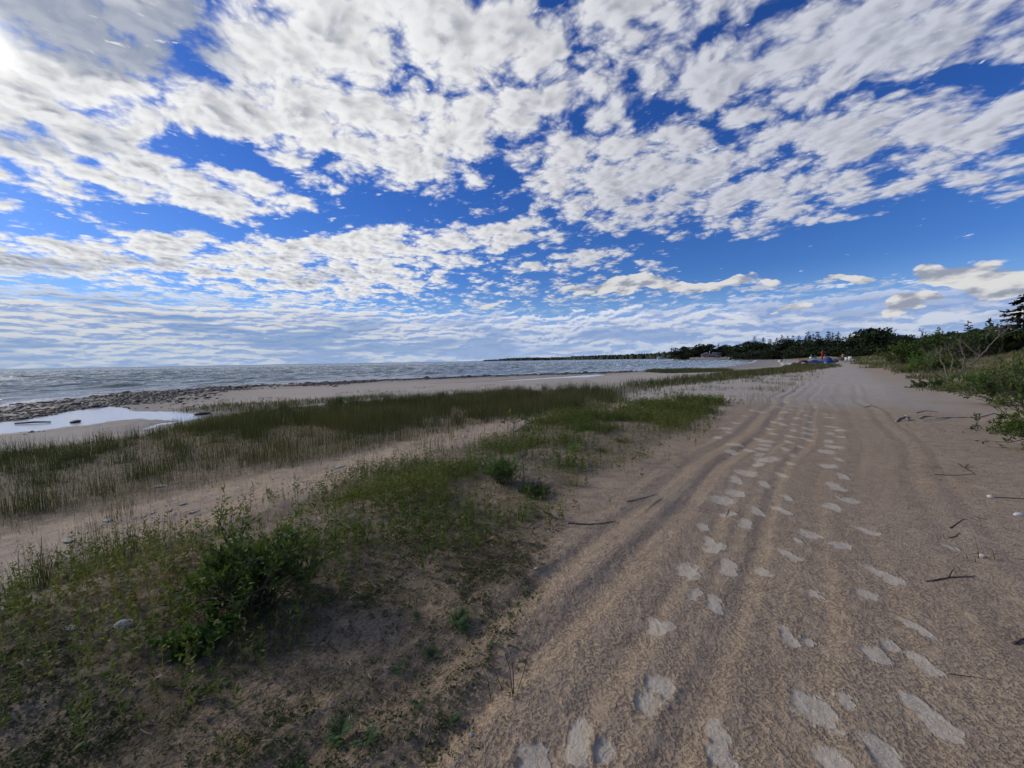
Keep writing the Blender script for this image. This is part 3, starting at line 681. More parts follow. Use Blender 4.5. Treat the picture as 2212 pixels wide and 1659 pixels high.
nr += rush(ats([(1250, 800 + 65), (1330, 850), (1560, 812), (1760, 800), (1700, 850), (1560, 880), (1400, 890)]), 22, 1.0, (.05, .25), lambda x, y: ss(fbm(x / 1.5, y / 1.5, 3, 18), -.02, .16), tmean=.5, clump=3)
nr += rush(ats([(250, 960), (480, 862), (900, 838), (1290, 826), (1290, 842), (900, 858), (480, 895), (330, 935)]), 14, .6, (.05, .16), lambda x, y: ss(fbm(x / 2, y / 2, 3, 19), -.02, .16), tmean=.6, clump=3)
nr += rush(ats([(-150, 1340), (420, 1430), (560, 1500), (420, 1760), (-150, 1780)]), 26, .3, (.05, .24), tmean=.45)
nr += rush(ats([(860, 990), (1000, 940), (1330, 884), (1340, 900), (1100, 935), (930, 985)]), 130, .5, (.10, .38), lambda x, y: .15 + .85 * ss(fbm(x / 1.1, y / 1.1, 3, 14), -.06, .12), tmean=.40)
nr += rush(ZH, 60, .4, (.12, .33), tmean=.4)
nr += rush(ZE, 70, 1.2, (.20, .45), lambda x, y: .4 + .6 * ss(fbm(x / 4, y / 4, 3, 17), -.1, .1), tmean=.42, wk=.0009)
nr += rush(ZF, 40, .8, (.2, .5), tmean=.30, wk=.0009)
nr += rush(ZG, 60, .6, (.10, .24), tmean=.45, wk=.0010)
# short growth fading out over the sand beyond the reeds
o = link('rushes', g.mesh('rushes', RUSH)); tag(o, 'dark green rushes standing in bands on the damp sand', 'rushes', kind='stuff')

# ---- leafy herbs
def herbs(Z, per, soft, hr, ll, mat_t, dens=None, nl=(8, 18), lean=.2, wr=.30, spread=.0):
    x, y = scatter(Z, int(area(Z) * per), soft, dens)
    n = len(x); z = ground_h(x, y) - .005; base = np.stack([x, y, z], 1)
    h = rng.uniform(hr[0], hr[1], n) * (.7 + .6 * vnoise(x / .7, y / .7, 28)); az = rng.uniform(0, 6.28, n); ln = np.abs(rng.normal(0, lean, n))
    tint = np.clip(mat_t + rng.normal(0, .14, n) + .7 * fbm(x / 1.2, y / 1.2, 3, 29), 0, 1)
    r = np.hypot(x, y)
    blades(g, base, h, np.maximum(.003, .0006 * r), ln, az, np.clip(tint + .3, 0, 1), 2, .8)
    k = rng.integers(nl[0], nl[1], n); rep = np.repeat(np.arange(n), k)
    t = rng.uniform(.15, 1.0, len(rep))
    d = np.stack([np.sin(az), np.cos(az), np.zeros(n)], 1)
    p = base[rep] + d[rep] * (h * ln)[rep][:, None] * (t ** 1.8)[:, None] + np.array([0, 0, 1.0]) * (h[rep] * t * .95)[:, None]
    p += rng.normal(0, spread, p.shape) if spread else 0
    a2 = rng.uniform(0, 6.28, len(rep)); el_ = rng.uniform(.1, 1.0, len(rep))
    dr = np.stack([np.cos(el_) * np.sin(a2), np.cos(el_) * np.cos(a2), np.sin(el_)], 1)
    L = ll * rng.uniform(.6, 1.4, len(rep)) * (1.15 - .4 * t) * np.maximum(1, .12 * r[rep])
    leaves(g, p, dr, L, L * wr, np.clip(tint[rep] + rng.normal(0, .12, len(rep)), 0, 1))
    return n
g = Geo()
hd = lambda x, y: .05 + .95 * ss(fbm(x / .9, y / .9, 4, 35), -.09, .11)
nh = herbs(ZH, 300, .75, (.12, .32), .036, .42, hd, wr=.36)
nh += herbs(ZH, 240, .7, (.05, .14), .022, .55, hd)
ZB = ats([(760, 1100), (960, 1000), (1150, 930), (1300, 900), (1330, 960), (1250, 1040), (1130, 1110), (980, 1180), (830, 1200), (730, 1200)])
nh += herbs(ZB, 230, .4, (.16, .34), .040, .35, hd, wr=.34)
nh += herbs(ats([(820, 985), (1000, 925), (1150, 895), (1330, 870), (1400, 870), (1330, 930), (1150, 950), (1000, 985), (860, 1030)]), 150, .5, (.08, .24), .03, .5, hd)
nh += herbs(ZS, 14, .3, (.04, .14), .02, .6, lambda x, y: ss(fbm(x / .8, y / .8, 3, 36), 0, .2))
nh += herbs(ats([(-150, 1340), (420, 1430), (560, 1500), (420, 1760), (-150, 1780)]), 60, .3, (.06, .22), .026, .45, lambda x, y: .1 + .9 * ss(fbm(x / .5, y / .5, 3, 39), -.05, .12), wr=.36)
ZW = ats([(1290, 880), (1420, 850), (1560, 862), (1500, 915), (1380, 965)])
nh += herbs(ZW, 60, .5, (.08, .26), .03, .45, lambda x, y: ss(fbm(x / 1.2, y / 1.2, 3, 37), -.02, .18))
o = link('beach_herbs', g.mesh('beach_herbs', HERB)); tag(o, 'leafy low herbs growing in a strip beside the sandy track', 'herbs', kind='stuff')

# ---- creeping ground cover
g = Geo()
md = lambda x, y: .22 + .78 * ss(fbm(x / .5, y / .5, 4, 45), -.04, .16)
x, y = scatter(ZM, int(area(ZM) * 3200), .3, md)
n = len(x); k = rng.integers(4, 9, n); rep = np.repeat(np.arange(n), k)
z = ground_h(x, y)
p = np.stack([x, y, z + .004], 1)[rep] + rng.normal(0, .012, (len(rep), 3)) * [1, 1, .15]
a2 = rng.uniform(0, 6.28, len(rep)); el_ = rng.uniform(-.05, .8, len(rep))
dr = np.stack([np.cos(el_) * np.sin(a2), np.cos(el_) * np.cos(a2), np.sin(el_)], 1)
tt = np.clip(.45 + .8 * fbm(x / .6, y / .6, 3, 46) + rng.normal(0, .14, n), 0, 1)
L = .015 * rng.uniform(.5, 1.6, len(rep))
leaves(g, p, dr, L, L * .42, np.clip(tt[rep] + rng.normal(0, .1, len(rep)), 0, 1))
herbs(ZM, 120, .3, (.03, .12), .018, .45, md, (4, 9), .5)
o = link('creeping_plants', g.mesh('creeping_plants', MOSS)); tag(o, 'low creeping brown green plants carpeting the crumbly sand', 'ground cover', kind='stuff')

# ---- dry straw and litter lying on the sand
g = Geo()
def litter(Z, n0, lr, wr, soft=.3, zoff=.004):
    x, y = scatter(Z, n0, soft); n = len(x)
    a = rng.uniform(0, 6.28, n); L = rng.uniform(lr[0], lr[1], n); r = np.hypot(x, y)
    w = np.maximum(rng.uniform(wr[0], wr[1], n), .0005 * r)
    V = []
    for kk in range(4):
        t = kk / 3 - .5; bx = x + np.sin(a + .8 * t * rng.normal(0, 1, n) * .6) * L * t; by = y + np.cos(a + .5 * t) * L * t
        z_ = ground_h(bx, by) + zoff + .006 * rng.random(n)
        ww = w * (1 - 1.1 * abs(t))
        V += [np.stack([bx - np.cos(a) * ww / 2, by + np.sin(a) * ww / 2, z_], 1), np.stack([bx + np.cos(a) * ww / 2, by - np.sin(a) * ww / 2, z_ + .002], 1)]
    V = np.stack(V, 1); idx = np.arange(n)[:, None] * 8
    Q = np.concatenate([idx + np.array([[2 * k_, 2 * k_ + 1, 2 * k_ + 3, 2 * k_ + 2]]) for k_ in range(3)], 0)
    g.add(V.reshape(-1, 3), Q, None, np.repeat(rng.random(n), 8))
ZL = ats([(1100, 1090), (1250, 960), (1400, 900), (1520, 880), (1560, 930), (1420, 1020), (1300, 1090), (1150, 1160)])
litter(ZL, 3600, (.05, .22), (.002, .006)); litter(ZH, 5200, (.04, .15), (.002, .004)); litter(ZM, 1500, (.03, .12), (.0015, .004))
ZT = ats([(1250, 1100), (1700, 860), (1950, 850), (2300, 1100), (2300, 1700), (1200, 1700)])
litter(ZT, 420, (.02, .09), (.0015, .004))
ZQ = ats([(1900, 880), (2212, 920), (2350, 1250), (2100, 1200), (1950, 1000)])
litter(ZQ, 1500, (.03, .16), (.002, .005))
o = link('dry_litter', g.mesh('dry_litter', STRAW)); tag(o, 'thin dry straw and broken stalks strewn over the sand', 'litter', kind='stuff')
g = Geo()
litter(ZQ, 900, (.02, .12), (.003, .008)); litter(ZT, 160, (.015, .06), (.002, .006)); litter(ats([(1300, 900), (1560, 840), (1750, 850), (1500, 930)]), 500, (.04, .16), (.004, .01))
litter(ZS, 3600, (.010, .045), (.004, .014)); litter(ats([(0, 1150), (400, 1060), (400, 1180), (0, 1290)]), 300, (.015, .06), (.006, .016))
o = link('dark_litter', g.mesh('dark_litter', TWIG)); tag(o, 'small dark chips of bark and twig scattered over the sand', 'litter', kind='stuff')

# ---- dune grass on the rising ground to the right
g = Geo()
def dune_grass(n0, r0, r1, hr, wk, per):
    rr_ = np.sqrt(rng.uniform(r0 ** 2, r1 ** 2, n0)); aa = rng.uniform(math.radians(40), math.radians(66), n0)
    x = rr_ * np.sin(aa); y = rr_ * np.cos(aa); s = sco(x, y)
    edge_ = 4.9 + 1.8 * fbm(x / 4, y / 4, 2, 55) * 2 - .02 * np.minimum(rr_, 60)
    k = (rng.random(n0) < ss(s, edge_ - .4, edge_ + 1.6) * (.25 + .75 * ss(fbm(x / 2.6, y / 2.6, 3, 56), -.14, .1)))
    x = np.repeat(x[k], per) + rng.normal(0, .10, k.sum() * per); y = np.repeat(y[k], per) + rng.normal(0, .10, k.sum() * per)
    n = len(x); z = ground_h(x, y) - .01; r = np.hypot(x, y)
    t = np.clip(.42 + .9 * fbm(x / 3.5, y / 3.5, 3, 57) + rng.normal(0, .16, n), 0, 1)
    blades(g, np.stack([x, y, z], 1), rng.uniform(hr[0], hr[1], n) * (.6 + .8 * vnoise(x / 3, y / 3, 58)), np.maximum(.004, wk * r), np.abs(rng.normal(.25, .25, n)), 2.2 + rng.normal(0, 1.2, n), t, 3, 1.0, np.arctan2(x, y) + np.pi / 2 + rng.normal(0, .5, n))
dune_grass(9000, 8, 30, (.15, .42), .0006, 8); dune_grass(9000, 30, 90, (.25, .6), .0008, 6); dune_grass(9000, 90, 260, (.35, .8), .0011, 4)
o = link('dune_grass', g.mesh('dune_grass', GRASS)); tag(o, 'pale green dune grass covering the bank right of the track', 'grass', kind='stuff')

# ------------------------------------------------------------------ shrubs
def grow(g, segs, p, d, L, r, depth, spread=.6, droop=0.0, tips=None, twist=.18, kids=(2, 4), shrink=.68):
    n = 5; pts = [p]; dd = d.copy()
    for i in range(n):
        dd = unit((dd + rng.normal(0, twist, 3) + np.array([0, 0, droop]))[None])[0]
        pts.append(pts[-1] + dd * L / n)
    pts = np.array(pts); tube(g, pts, np.linspace(r, r * .55, n + 1), 5 if depth > 1 else 4)
    if tips is not None: tips.append((pts, depth))
    if depth <= 0: return
    for _ in range(rng.integers(kids[0], kids[1] + 1)):
        t = rng.uniform(.35, 1.0); q = pts[0] + (pts[-1] - pts[0]) * 0; i = min(int(t * n), n - 1); q = pts[i] + (pts[i + 1] - pts[i]) * (t * n - i)
        nd = unit((dd + rng.normal(0, spread, 3))[None])[0]
        grow(g, segs, q, nd, L * shrink * rng.uniform(.7, 1.2), r * .55, depth - 1, spread, droop, tips, twist, kids, shrink)
def shrub(name, px, py, w, h, stems, depth, leafL, nleaf, mat, label, cat, group=None, stem_mat=BARK, wr=.35, flat=1.0, tint=.45, inner=.3, r0=.012, loc=None, leafname='foliage', kids=(2, 4), upw=.8):
    x, y = at(px, py) if loc is None else loc
    z = on(x, y)
    root = empty(name, (x, y, z)); tag(root, label, cat, group)
    gb = Geo(); gl = Geo(); tips = []
    for i in range(stems):
        a = rng.uniform(0, 6.28); o_ = rng.uniform(0, .25) * w / 2
        d = unit(np.array([[math.sin(a) * w * .5 / h, math.cos(a) * w * .5 / h, upw + rng.uniform(0, .5)]]))[0]
        grow(gb, None, np.array([math.sin(a) * o_, math.cos(a) * o_, -.03]), d, h * .55 * rng.uniform(.7, 1.1), r0, depth, .55, .06, tips, .2, kids)
    P_ = []; Dd = []
    for pts, dep in tips:
        k = max(1, int(nleaf / (1 + dep * 2.0)))
        t = rng.uniform(inner if dep else .1, 1, k) * (len(pts) - 1.001); i = t.astype(int); f = (t - i)[:, None]
        P_.append(pts[i] * (1 - f) + pts[i + 1] * f); Dd.append(np.repeat(unit((pts[-1] - pts[0])[None]), k, 0))
    P_ = np.concatenate(P_); Dd = np.concatenate(Dd); n = len(P_)
    dr = unit(Dd + rng.normal(0, .75, (n, 3)) + [0, 0, .2]) * [1, 1, flat]
    L = leafL * rng.uniform(.6, 1.35, n)
    cl = .9 * fbm(P_[:, 0] * 3 / w, P_[:, 1] * 3 / w + P_[:, 2] * 3, 2, int(rng.integers(1000)))
    leaves(gl, P_, dr, L, L * wr, np.clip(tint + cl + rng.normal(0, .13, n), 0, 1))
    link('stems', gb.mesh('stems', stem_mat, True), root)
    link(leafname, gl.mesh(leafname, mat), root)
    return root
# foreground bush left
shrub('leafy_bush', 545, 1320, .74, .56, 26, 3, .036, 10, BUSHM, 'dense dark green leafy bush in the left foreground', 'bush', tint=.52, r0=.008, wr=.30, stem_mat=TWIG)
shrub('clover_plant', 430, 1385, .55, .20, 16, 2, .026, 10, BRIGHT, 'low clover like plant with round green leaves at the foot of the big bush', 'plant', tint=.25, r0=.003, wr=.8, stem_mat=TWIG)
shrub('willow_seedling', 510, 1205, .25, .55, 5, 2, .04, 8, BUSHM, 'thin upright seedling with yellowish top leaves behind the big bush', 'plant', tint=.7, r0=.005, stem_mat=TWIG)
shrub('fern_bush', 1085, 1045, .48, .46, 40, 2, .026, 14, BRIGHT, 'bright green feathery bush beside the bent sapling', 'bush', tint=.40, r0=.005, wr=.25, stem_mat=TWIG)
shrub('fern_bush', 1150, 1070, .55, .20, 20, 2, .026, 10, BUSHM, 'low dark green bush in the shade just right of the bright feathery bush', 'bush', tint=.15, r0=.004, wr=.3, stem_mat=TWIG)
# the sapling with a bent stem
x, y = at(1128, 1062); root = empty('bent_sapling', (x, y, on(x, y))); tag(root, 'young sapling with bent bare grey stem and a few yellow green leaves on top', 'sapling')
gb = Geo(); gl = Geo(); sc = np.hypot(x, y) * .97 / F
def rel(px, py, d=0.0): return np.array([(px - 1128) * sc, d, (1062 - py) * sc])
main = np.array([rel(1128, 1064), rel(1128, 1045), rel(1132, 1022), rel(1131, 1000), rel(1130, 985), rel(1120, 965), rel(1112, 945), rel(1110, 925), rel(1112, 905)])
tube(gb, main, np.linspace(.011, .005, len(main)), 6)
tips = []
for q, tgt in ((4, (1140, 960)), (4, (1136, 945)), (8, (1085, 900)), (8, (1100, 880)), (8, (1130, 885)), (8, (1145, 895)), (7, (1150, 915)), (7, (1170, 900)), (7, (1175, 925)), (6, (1160, 935)), (8, (1190, 885))):
    e_ = rel(tgt[0], tgt[1], rng.normal(0, .08)); m_ = (main[q] + e_) / 2 + [0, rng.normal(0, .03), .03]
    pts = np.array([main[q], m_, e_]); tube(gb, pts, [.004, .003, .0015], 4)
    if q > 4: tips.append(pts)
P_ = np.concatenate([np.array([p_[1] * (1 - t) + p_[2] * t for t in rng.uniform(.1, 1.05, 13)]) for p_ in tips]); n = len(P_)
L = rng.uniform(.035, .06, n); leaves(gl, P_, rng.normal(0, .6, (n, 3)) + [0, 0, .15], L, L * .45, np.clip(rng.normal(.55, .25, n), 0, 1))
link('stem', gb.mesh('stem', DEADW, True), root); link('foliage', gl.mesh('foliage', BUSHM), root)

# tufts of grass and rushes one can tell apart
def tuft(name, px, py, n, h, w, lean, mat, tint, label, cat='grass tuft', rad=.05, curl=1.0, group=None):
    x, y = at(px, py); g = Geo()
    b_ = np.stack([rng.normal(0, rad, n), rng.normal(0, rad, n), np.zeros(n)], 1); b_[:, 2] = ground_h(b_[:, 0] + x, b_[:, 1] + y) - on(x, y) - .01
    blades(g, b_, rng.uniform(.5, 1, n) * h, w, np.abs(rng.normal(lean, lean * .5, n)), np.arctan2(b_[:, 0], b_[:, 1]) + rng.normal(0, .7, n), np.clip(rng.normal(tint, .15, n), 0, 1), 4, curl)
    o = link(name, g.mesh(name, mat), None, (x, y, on(x, y))); tag(o, label, cat, group)
tuft('grass_tuft', 1240, 975, 150, .26, .005, .5, BRIGHT, .75, 'bright yellow green grass tuft standing on the straw by the track edge')
tuft('grass_tuft', 1300, 975, 90, .22, .006, 1.0, GRASS, .4, 'grey green grass tuft with arching blades right of the bright tuft')
tuft('grass_tuft', 1240, 1050, 60, .20, .006, .9, GRASS, .55, 'loose pale grass tuft below the bright tuft at the track edge')
tuft('grass_tuft', 1128, 1118, 50, .16, .006, .4, FERN, .3, 'small dark grass tuft in front of the sapling')
tuft('grass_tuft', 1340, 955, 90, .24, .006, .9, GRASS, .3, 'broad grass tuft leaning over the straw near the track')
tuft('grass_tuft', 1455, 985, 14, .14, .006, .8, GRASS, .3, 'sparse few bladed grass tuft alone in the sand left of the prints')
tuft('grass_tuft', 2115, 1205, 9, .20, .007, .9, GRASS, .1, 'sparse dark grass sprig with a white stone at the right side of the track')
tuft('rush_clump', 100, 1262, 130, .42, .005, .22, RUSH, .2, 'dense dark rush clump left of the big bush near the photo edge', 'rush clump', .10)
tuft('rush_clump', 265, 1200, 150, .42, .005, .25, RUSH, .25, 'tall dark rush clump on the near side of the bare sand strip', 'rush clump', .12)
tuft('rush_clump', 345, 1175, 60, .36, .004, .2, RUSH, .3, 'thin rush clump right of the tall clump by the bare sand strip', 'rush clump', .09)
tuft('rush_clump', 395, 985, 60, .40, .006, .2, RUSH, .2, 'dark rush clump standing alone at the lake side edge of the reeds', 'rush clump', .12)
tuft('rush_clump', 300, 1030, 60, .42, .006, .2, RUSH, .2, 'dark rush clump among the reeds left of centre', 'rush clump', .12)

# feathery leaved plants
def frond_plant(px, py, size, nf, label, erect=.6, group='feathery seedlings on the sand'):
    size *= .68; nf = int(nf * .9)
    x, y = at(px, py); g = Geo()
    for i in range(nf):
        a = rng.uniform(0, 6.28); L = size * rng.uniform(.6, 1.0); el_ = erect * rng.uniform(.4, 1.4)
        t = np.linspace(0, 1, 12)
        r_ = L * t * np.cos(el_ * (1 - .5 * t)); z_ = L * np.sin(el_) * t * (1 - .35 * t) + .004
        px_ = np.sin(a) * r_; py_ = np.cos(a) * r_
        c_ = np.stack([px_, py_, z_], 1); tube(g, c_, np.linspace(.0018, .0008, 12), 3, .2)
        for sgn in (-1, 1):
            q = c_[2:]; dd = np.gradient(c_, axis=0)[2:]; dd = unit(dd)
            sdv = unit(np.cross(dd, [0, 0, 1.0])) * sgn
            lf = L * .34 * np.sin(np.pi * np.clip(t[2:] * .9 + .12, 0, 1)) + .004
            leaves(g, q, sdv + dd * .55, lf, lf * .20, np.clip(rng.normal(.5, .25, len(q)), 0, 1), up=np.tile([0, 0, 1.0], (len(q), 1)) + rng.normal(0, .15, (len(q), 3)))
    o = link('feathery_plant', g.mesh('feathery_plant', FERN), None, (x, y, on(x, y)), 0); tag(o, label, 'plant', group)
for a_ in [(990, 1345, .17, 16, 'largest dark green feathery plant low on the sand between bush and track', .7), (1000, 1355, .12, 8, 'feathery plant spreading right beside the largest one', .4), (935, 1415, .12, 12, 'compact feathery plant just left and below the largest one', .9),
           (905, 1340, .10, 7, 'small pale feathery plant left of the largest one', .5), (860, 1448, .09, 7, 'upright feathery plant below left of the compact one', 1.0), (732, 1590, .16, 14, 'tall dark feathery plant near the bottom edge left of the track', 1.1),
           (790, 1610, .10, 7, 'feathery seedling just right of the tall dark one near the bottom edge', .5), (905, 1525, .08, 6, 'feathery seedling alone between the tall dark one and the track', .7), (978, 1545, .09, 7, 'feathery seedling close to the single pale pebble', .9),
           (655, 1640, .09, 7, 'feathery seedling at the bottom edge left of the tall dark one', .5), (1055, 1400, .07, 5, 'feathery seedling below the thin bare stalks', .6), (1118, 1305, .06, 5, 'bright feathery seedling at the edge of the wheel ruts', .9),
           (1100, 1330, .07, 5, 'feathery seedling just left of the bright one at the ruts', .6), (1080, 1240, .08, 7, 'feathery plant in the patch of creeping leaves beside the ruts', .5), (1140, 1290, .04, 4, 'tiny green feathery sprout on bare sand by the ruts', .9),
           (1165, 1120, .07, 5, 'feathery sprout at the track edge below the grass tufts', .7), (700, 1300, .09, 6, 'grey green feathery plant right of the big bush', .4), (480, 1480, .07, 5, 'pale feathery plant on the mossy sand below the big bush', .4)]:
    frond_plant(*a_)
# thin bare flower stalks
x, y = at(1105, 1500); g = Geo(); root_z = on(x, y)
for (bx, by, tx, ty) in ((1110, 1500, 1098, 1330), (1108, 1505, 1085, 1345), (1120, 1490, 1142, 1400), (1060, 1500, 1040, 1410), (1085, 1480, 1045, 1390)):
    X0, Y0 = at(bx, by); d = np.hypot(X0, Y0) / F * .93
    b0 = np.array([X0 - x, Y0 - y, on(X0, Y0) - root_z]); up_ = (by - ty) * d * .75
    e_ = b0 + [(tx - bx) * d, .03, up_]; m_ = (b0 + e_) / 2 + [.008, 0, .01]
    tube(g, [b0, m_, e_], [.0022, .0018, .001], 4, .8)
    leaves(g, np.repeat(e_[None], 5, 0), rng.normal(0, 1, (5, 3)) + [0, 0, 1], .014, .006, .8)
o = link('bare_stalks', g.mesh('bare_stalks', TWIG), None, (x, y, root_z)); tag(o, 'thin bare brown stalks standing in the crusted sand left of the ruts', 'plant')
# dried brown weed near the track
shrub('dried_weed', 1470, 868, .5, .55, 9, 2, .05, 3, STRAW, 'reddish brown dried weed standing at the far end of the herb strip', 'plant', tint=.1, r0=.006, stem_mat=TWIG)

# ------------------------------------------------------------------ shrubs on the right
shrub('sprawling_willow', 2250, 968, 1.9, .95, 12, 3, .055, 8, BUSHM, 'sprawling willow with dark stems and thin yellowish leaves at the right edge', 'shrub', tint=.62, r0=.016, wr=.45, stem_mat=TWIG, upw=.5)
shrub('sprawling_willow', 2120, 935, 1.6, .55, 7, 3, .05, 6, BUSHM, 'low willow branch with rounded dark green leaves lying over the sand', 'shrub', tint=.35, r0=.012, wr=.5, stem_mat=TWIG, upw=.25)
shrub('leafy_shrub', 2230, 880, 3.0, 1.5, 22, 3, .075, 9, BUSHM, 'large leafy green shrub filling the right edge above the willow', 'shrub', tint=.35, r0=.018, wr=.5)
shrub('leafy_shrub', 2160, 850, 2.6, 1.15, 20, 3, .075, 9, BUSHM, 'leafy olive shrub just left of the large shrub at the right edge', 'shrub', tint=.42, r0=.016, wr=.45)
shrub('leafy_shrub', 2105, 845, 1.6, .55, 12, 2, .07, 10, BUSHM, 'low olive shrub on the bank edge between dead tree and leafy shrubs', 'shrub', tint=.5, r0=.01, wr=.45)
shrub('low_shrub', 2000, 838, 2.4, .55, 16, 2, .08, 9, BUSHM, 'low dark green shrub on the sand in front of the dead tree', 'shrub', tint=.30, r0=.012, wr=.5)
shrub('low_shrub', 1975, 818, 2.6, .5, 14, 2, .07, 7, GRASS, 'low yellowish shrub on the sand left of the dead tree', 'shrub', tint=.4, r0=.01, wr=.3)
shrub('green_shrub', 2010, 800, 2.6, 1.9, 12, 3, .11, 9, BRIGHT, 'yellow green shrub close behind the left side of the dead tree', 'shrub', tint=.35, r0=.02, wr=.5, loc=(32.0, 30.0))
shrub('green_shrub', 0, 0, 7.5, 4.2, 26, 3, .22, 12, BUSHM, 'big rounded green shrub behind the dead tree', 'shrub', tint=.30, r0=.05, wr=.5, loc=(48.5, 42.5))
shrub('green_shrub', 0, 0, 5.0, 3.0, 20, 3, .20, 12, BUSHM, 'green shrub with a low left slope at the left of the big rounded shrub', 'shrub', tint=.42, r0=.04, wr=.5, loc=(47.0, 46.0))
shrub('dark_shrub', 0, 0, 7, 3.0, 22, 3, .22, 12, BUSHM, 'dark green shrub between the big rounded shrub and the tall spruce', 'shrub', tint=.05, r0=.04, wr=.5, loc=(54.0, 41.5))
shrub('dark_shrub', 0, 0, 7, 2.6, 22, 3, .22, 12, BUSHM, 'dark green shrub at the foot of the tall spruce', 'shrub', tint=.0, r0=.04, wr=.5, loc=(56.0, 38.0))

shrub('low_shrub', 1955, 806, 2.6, .7, 14, 2, .08, 9, BUSHM, 'low olive shrub at the far left end of the scrub beside the track', 'shrub', tint=.5, r0=.012, wr=.45)
shrub('low_shrub', 2075, 832, 2.2, .8, 14, 2, .08, 9, BRIGHT, 'low yellow green shrub at the foot of the dead tree on its right', 'shrub', tint=.3, r0=.012, wr=.45)
shrub('green_shrub', 2040, 806, 3.2, 1.5, 16, 3, .11, 9, BUSHM, 'olive green shrub right behind the trunk of the dead tree', 'shrub', tint=.45, r0=.02, wr=.45)
# the dead tree
bx, by = at(2050, 823); bz = on(bx, by); root = empty('dead_tree', (bx, by, bz)); tag(root, 'bleached leafless dead tree leaning right on the sandy bank', 'dead tree')
fwd = np.array([bx, by]) / np.hypot(bx, by); rt = np.array([fwd[1], -fwd[0]])
r0_ = ray(2050, 823); D0 = by
def dt(zx, zy, dep=0.0):
    px, py = 1991 + zx / 8.04, 604.7 + zy / 8.04
    r = ray(px, py); 
    t = (by + dep) / r[1]
    return np.array([r[0] * t - bx, r[1] * t - by, CAMZ + r[2] * t - bz])
gb = Geo()
def limb(pts, r0, r1, dep=0.0, twigs=6, tl=.5):
    P_ = np.array([dt(a, b_, dep * i / max(1, len(pts) - 1)) for i, (a, b_) in enumerate(pts)])
    tt = np.linspace(0, len(P_) - 1, len(P_) * 3); i = np.minimum(tt.astype(int), len(P_) - 2); f = (tt - i)[:, None]
    Q = P_[i] * (1 - f) + P_[i + 1] * f; Q[1:-1] += rng.normal(0, .015, Q[1:-1].shape)
    tube(gb, Q, np.linspace(r0, r1, len(Q)) * .62, 6)
    for k_ in range(twigs):
        j = rng.integers(len(Q) // 3, len(Q)); d = unit((Q[min(j, len(Q) - 1)] - Q[max(j - 2, 0)] + rng.normal(0, .25, 3) * .8 + [0, 0, .1])[None])[0]
        grow(gb, None, Q[j], d, tl * rng.uniform(.5, 1.3), max(r1 * .4, .006), 2, .6, .0, None, .2, (1, 3))
limb([(470, 1760), (640, 1640), (820, 1510), (1020, 1330), (1180, 1140), (1330, 985), (1440, 890), (1530, 820)], .085, .02, 1.2, 12, .8)
limb([(1020, 1330), (1015, 1250), (990, 1190), (1000, 1130)], .04, .012, -.5, 4)
limb([(1020, 1330), (940, 1270), (800, 1170), (740, 1090)], .04, .012, .8, 7)
limb([(1175, 1140), (1115, 1000), (1150, 940), (1190, 900)], .035, .01, -.8, 7)
limb([(1330, 985), (1335, 900), (1360, 840)], .025, .008, .3, 4)
limb([(820, 1510), (740, 1460), (650, 1400)], .04, .012, .4, 4)
limb([(820, 1510), (1000, 1450), (1250, 1390), (1400, 1400)], .04, .012, -1.0, 8)
limb([(470, 1760), (420, 1640), (390, 1520), (330, 1400), (310, 1290)], .07, .018, .8, 10, .7)
limb([(460, 1760), (240, 1640), (120, 1460), (60, 1390)], .06, .016, -1.0, 8, .6)
limb([(500, 1600), (515, 1480), (550, 1330), (480, 1240), (440, 1200)], .045, .012, 1.2, 10, .7)
limb([(700, 1590), (740, 1330), (690, 1180), (655, 1040)], .045, .010, 1.5, 8, .7)
limb([(560, 1690), (620, 1500), (800, 1400), (1000, 1300)], .03, .01, 1.0, 8, .6)
link('branches', gb.mesh('branches', DEADW, True), root)
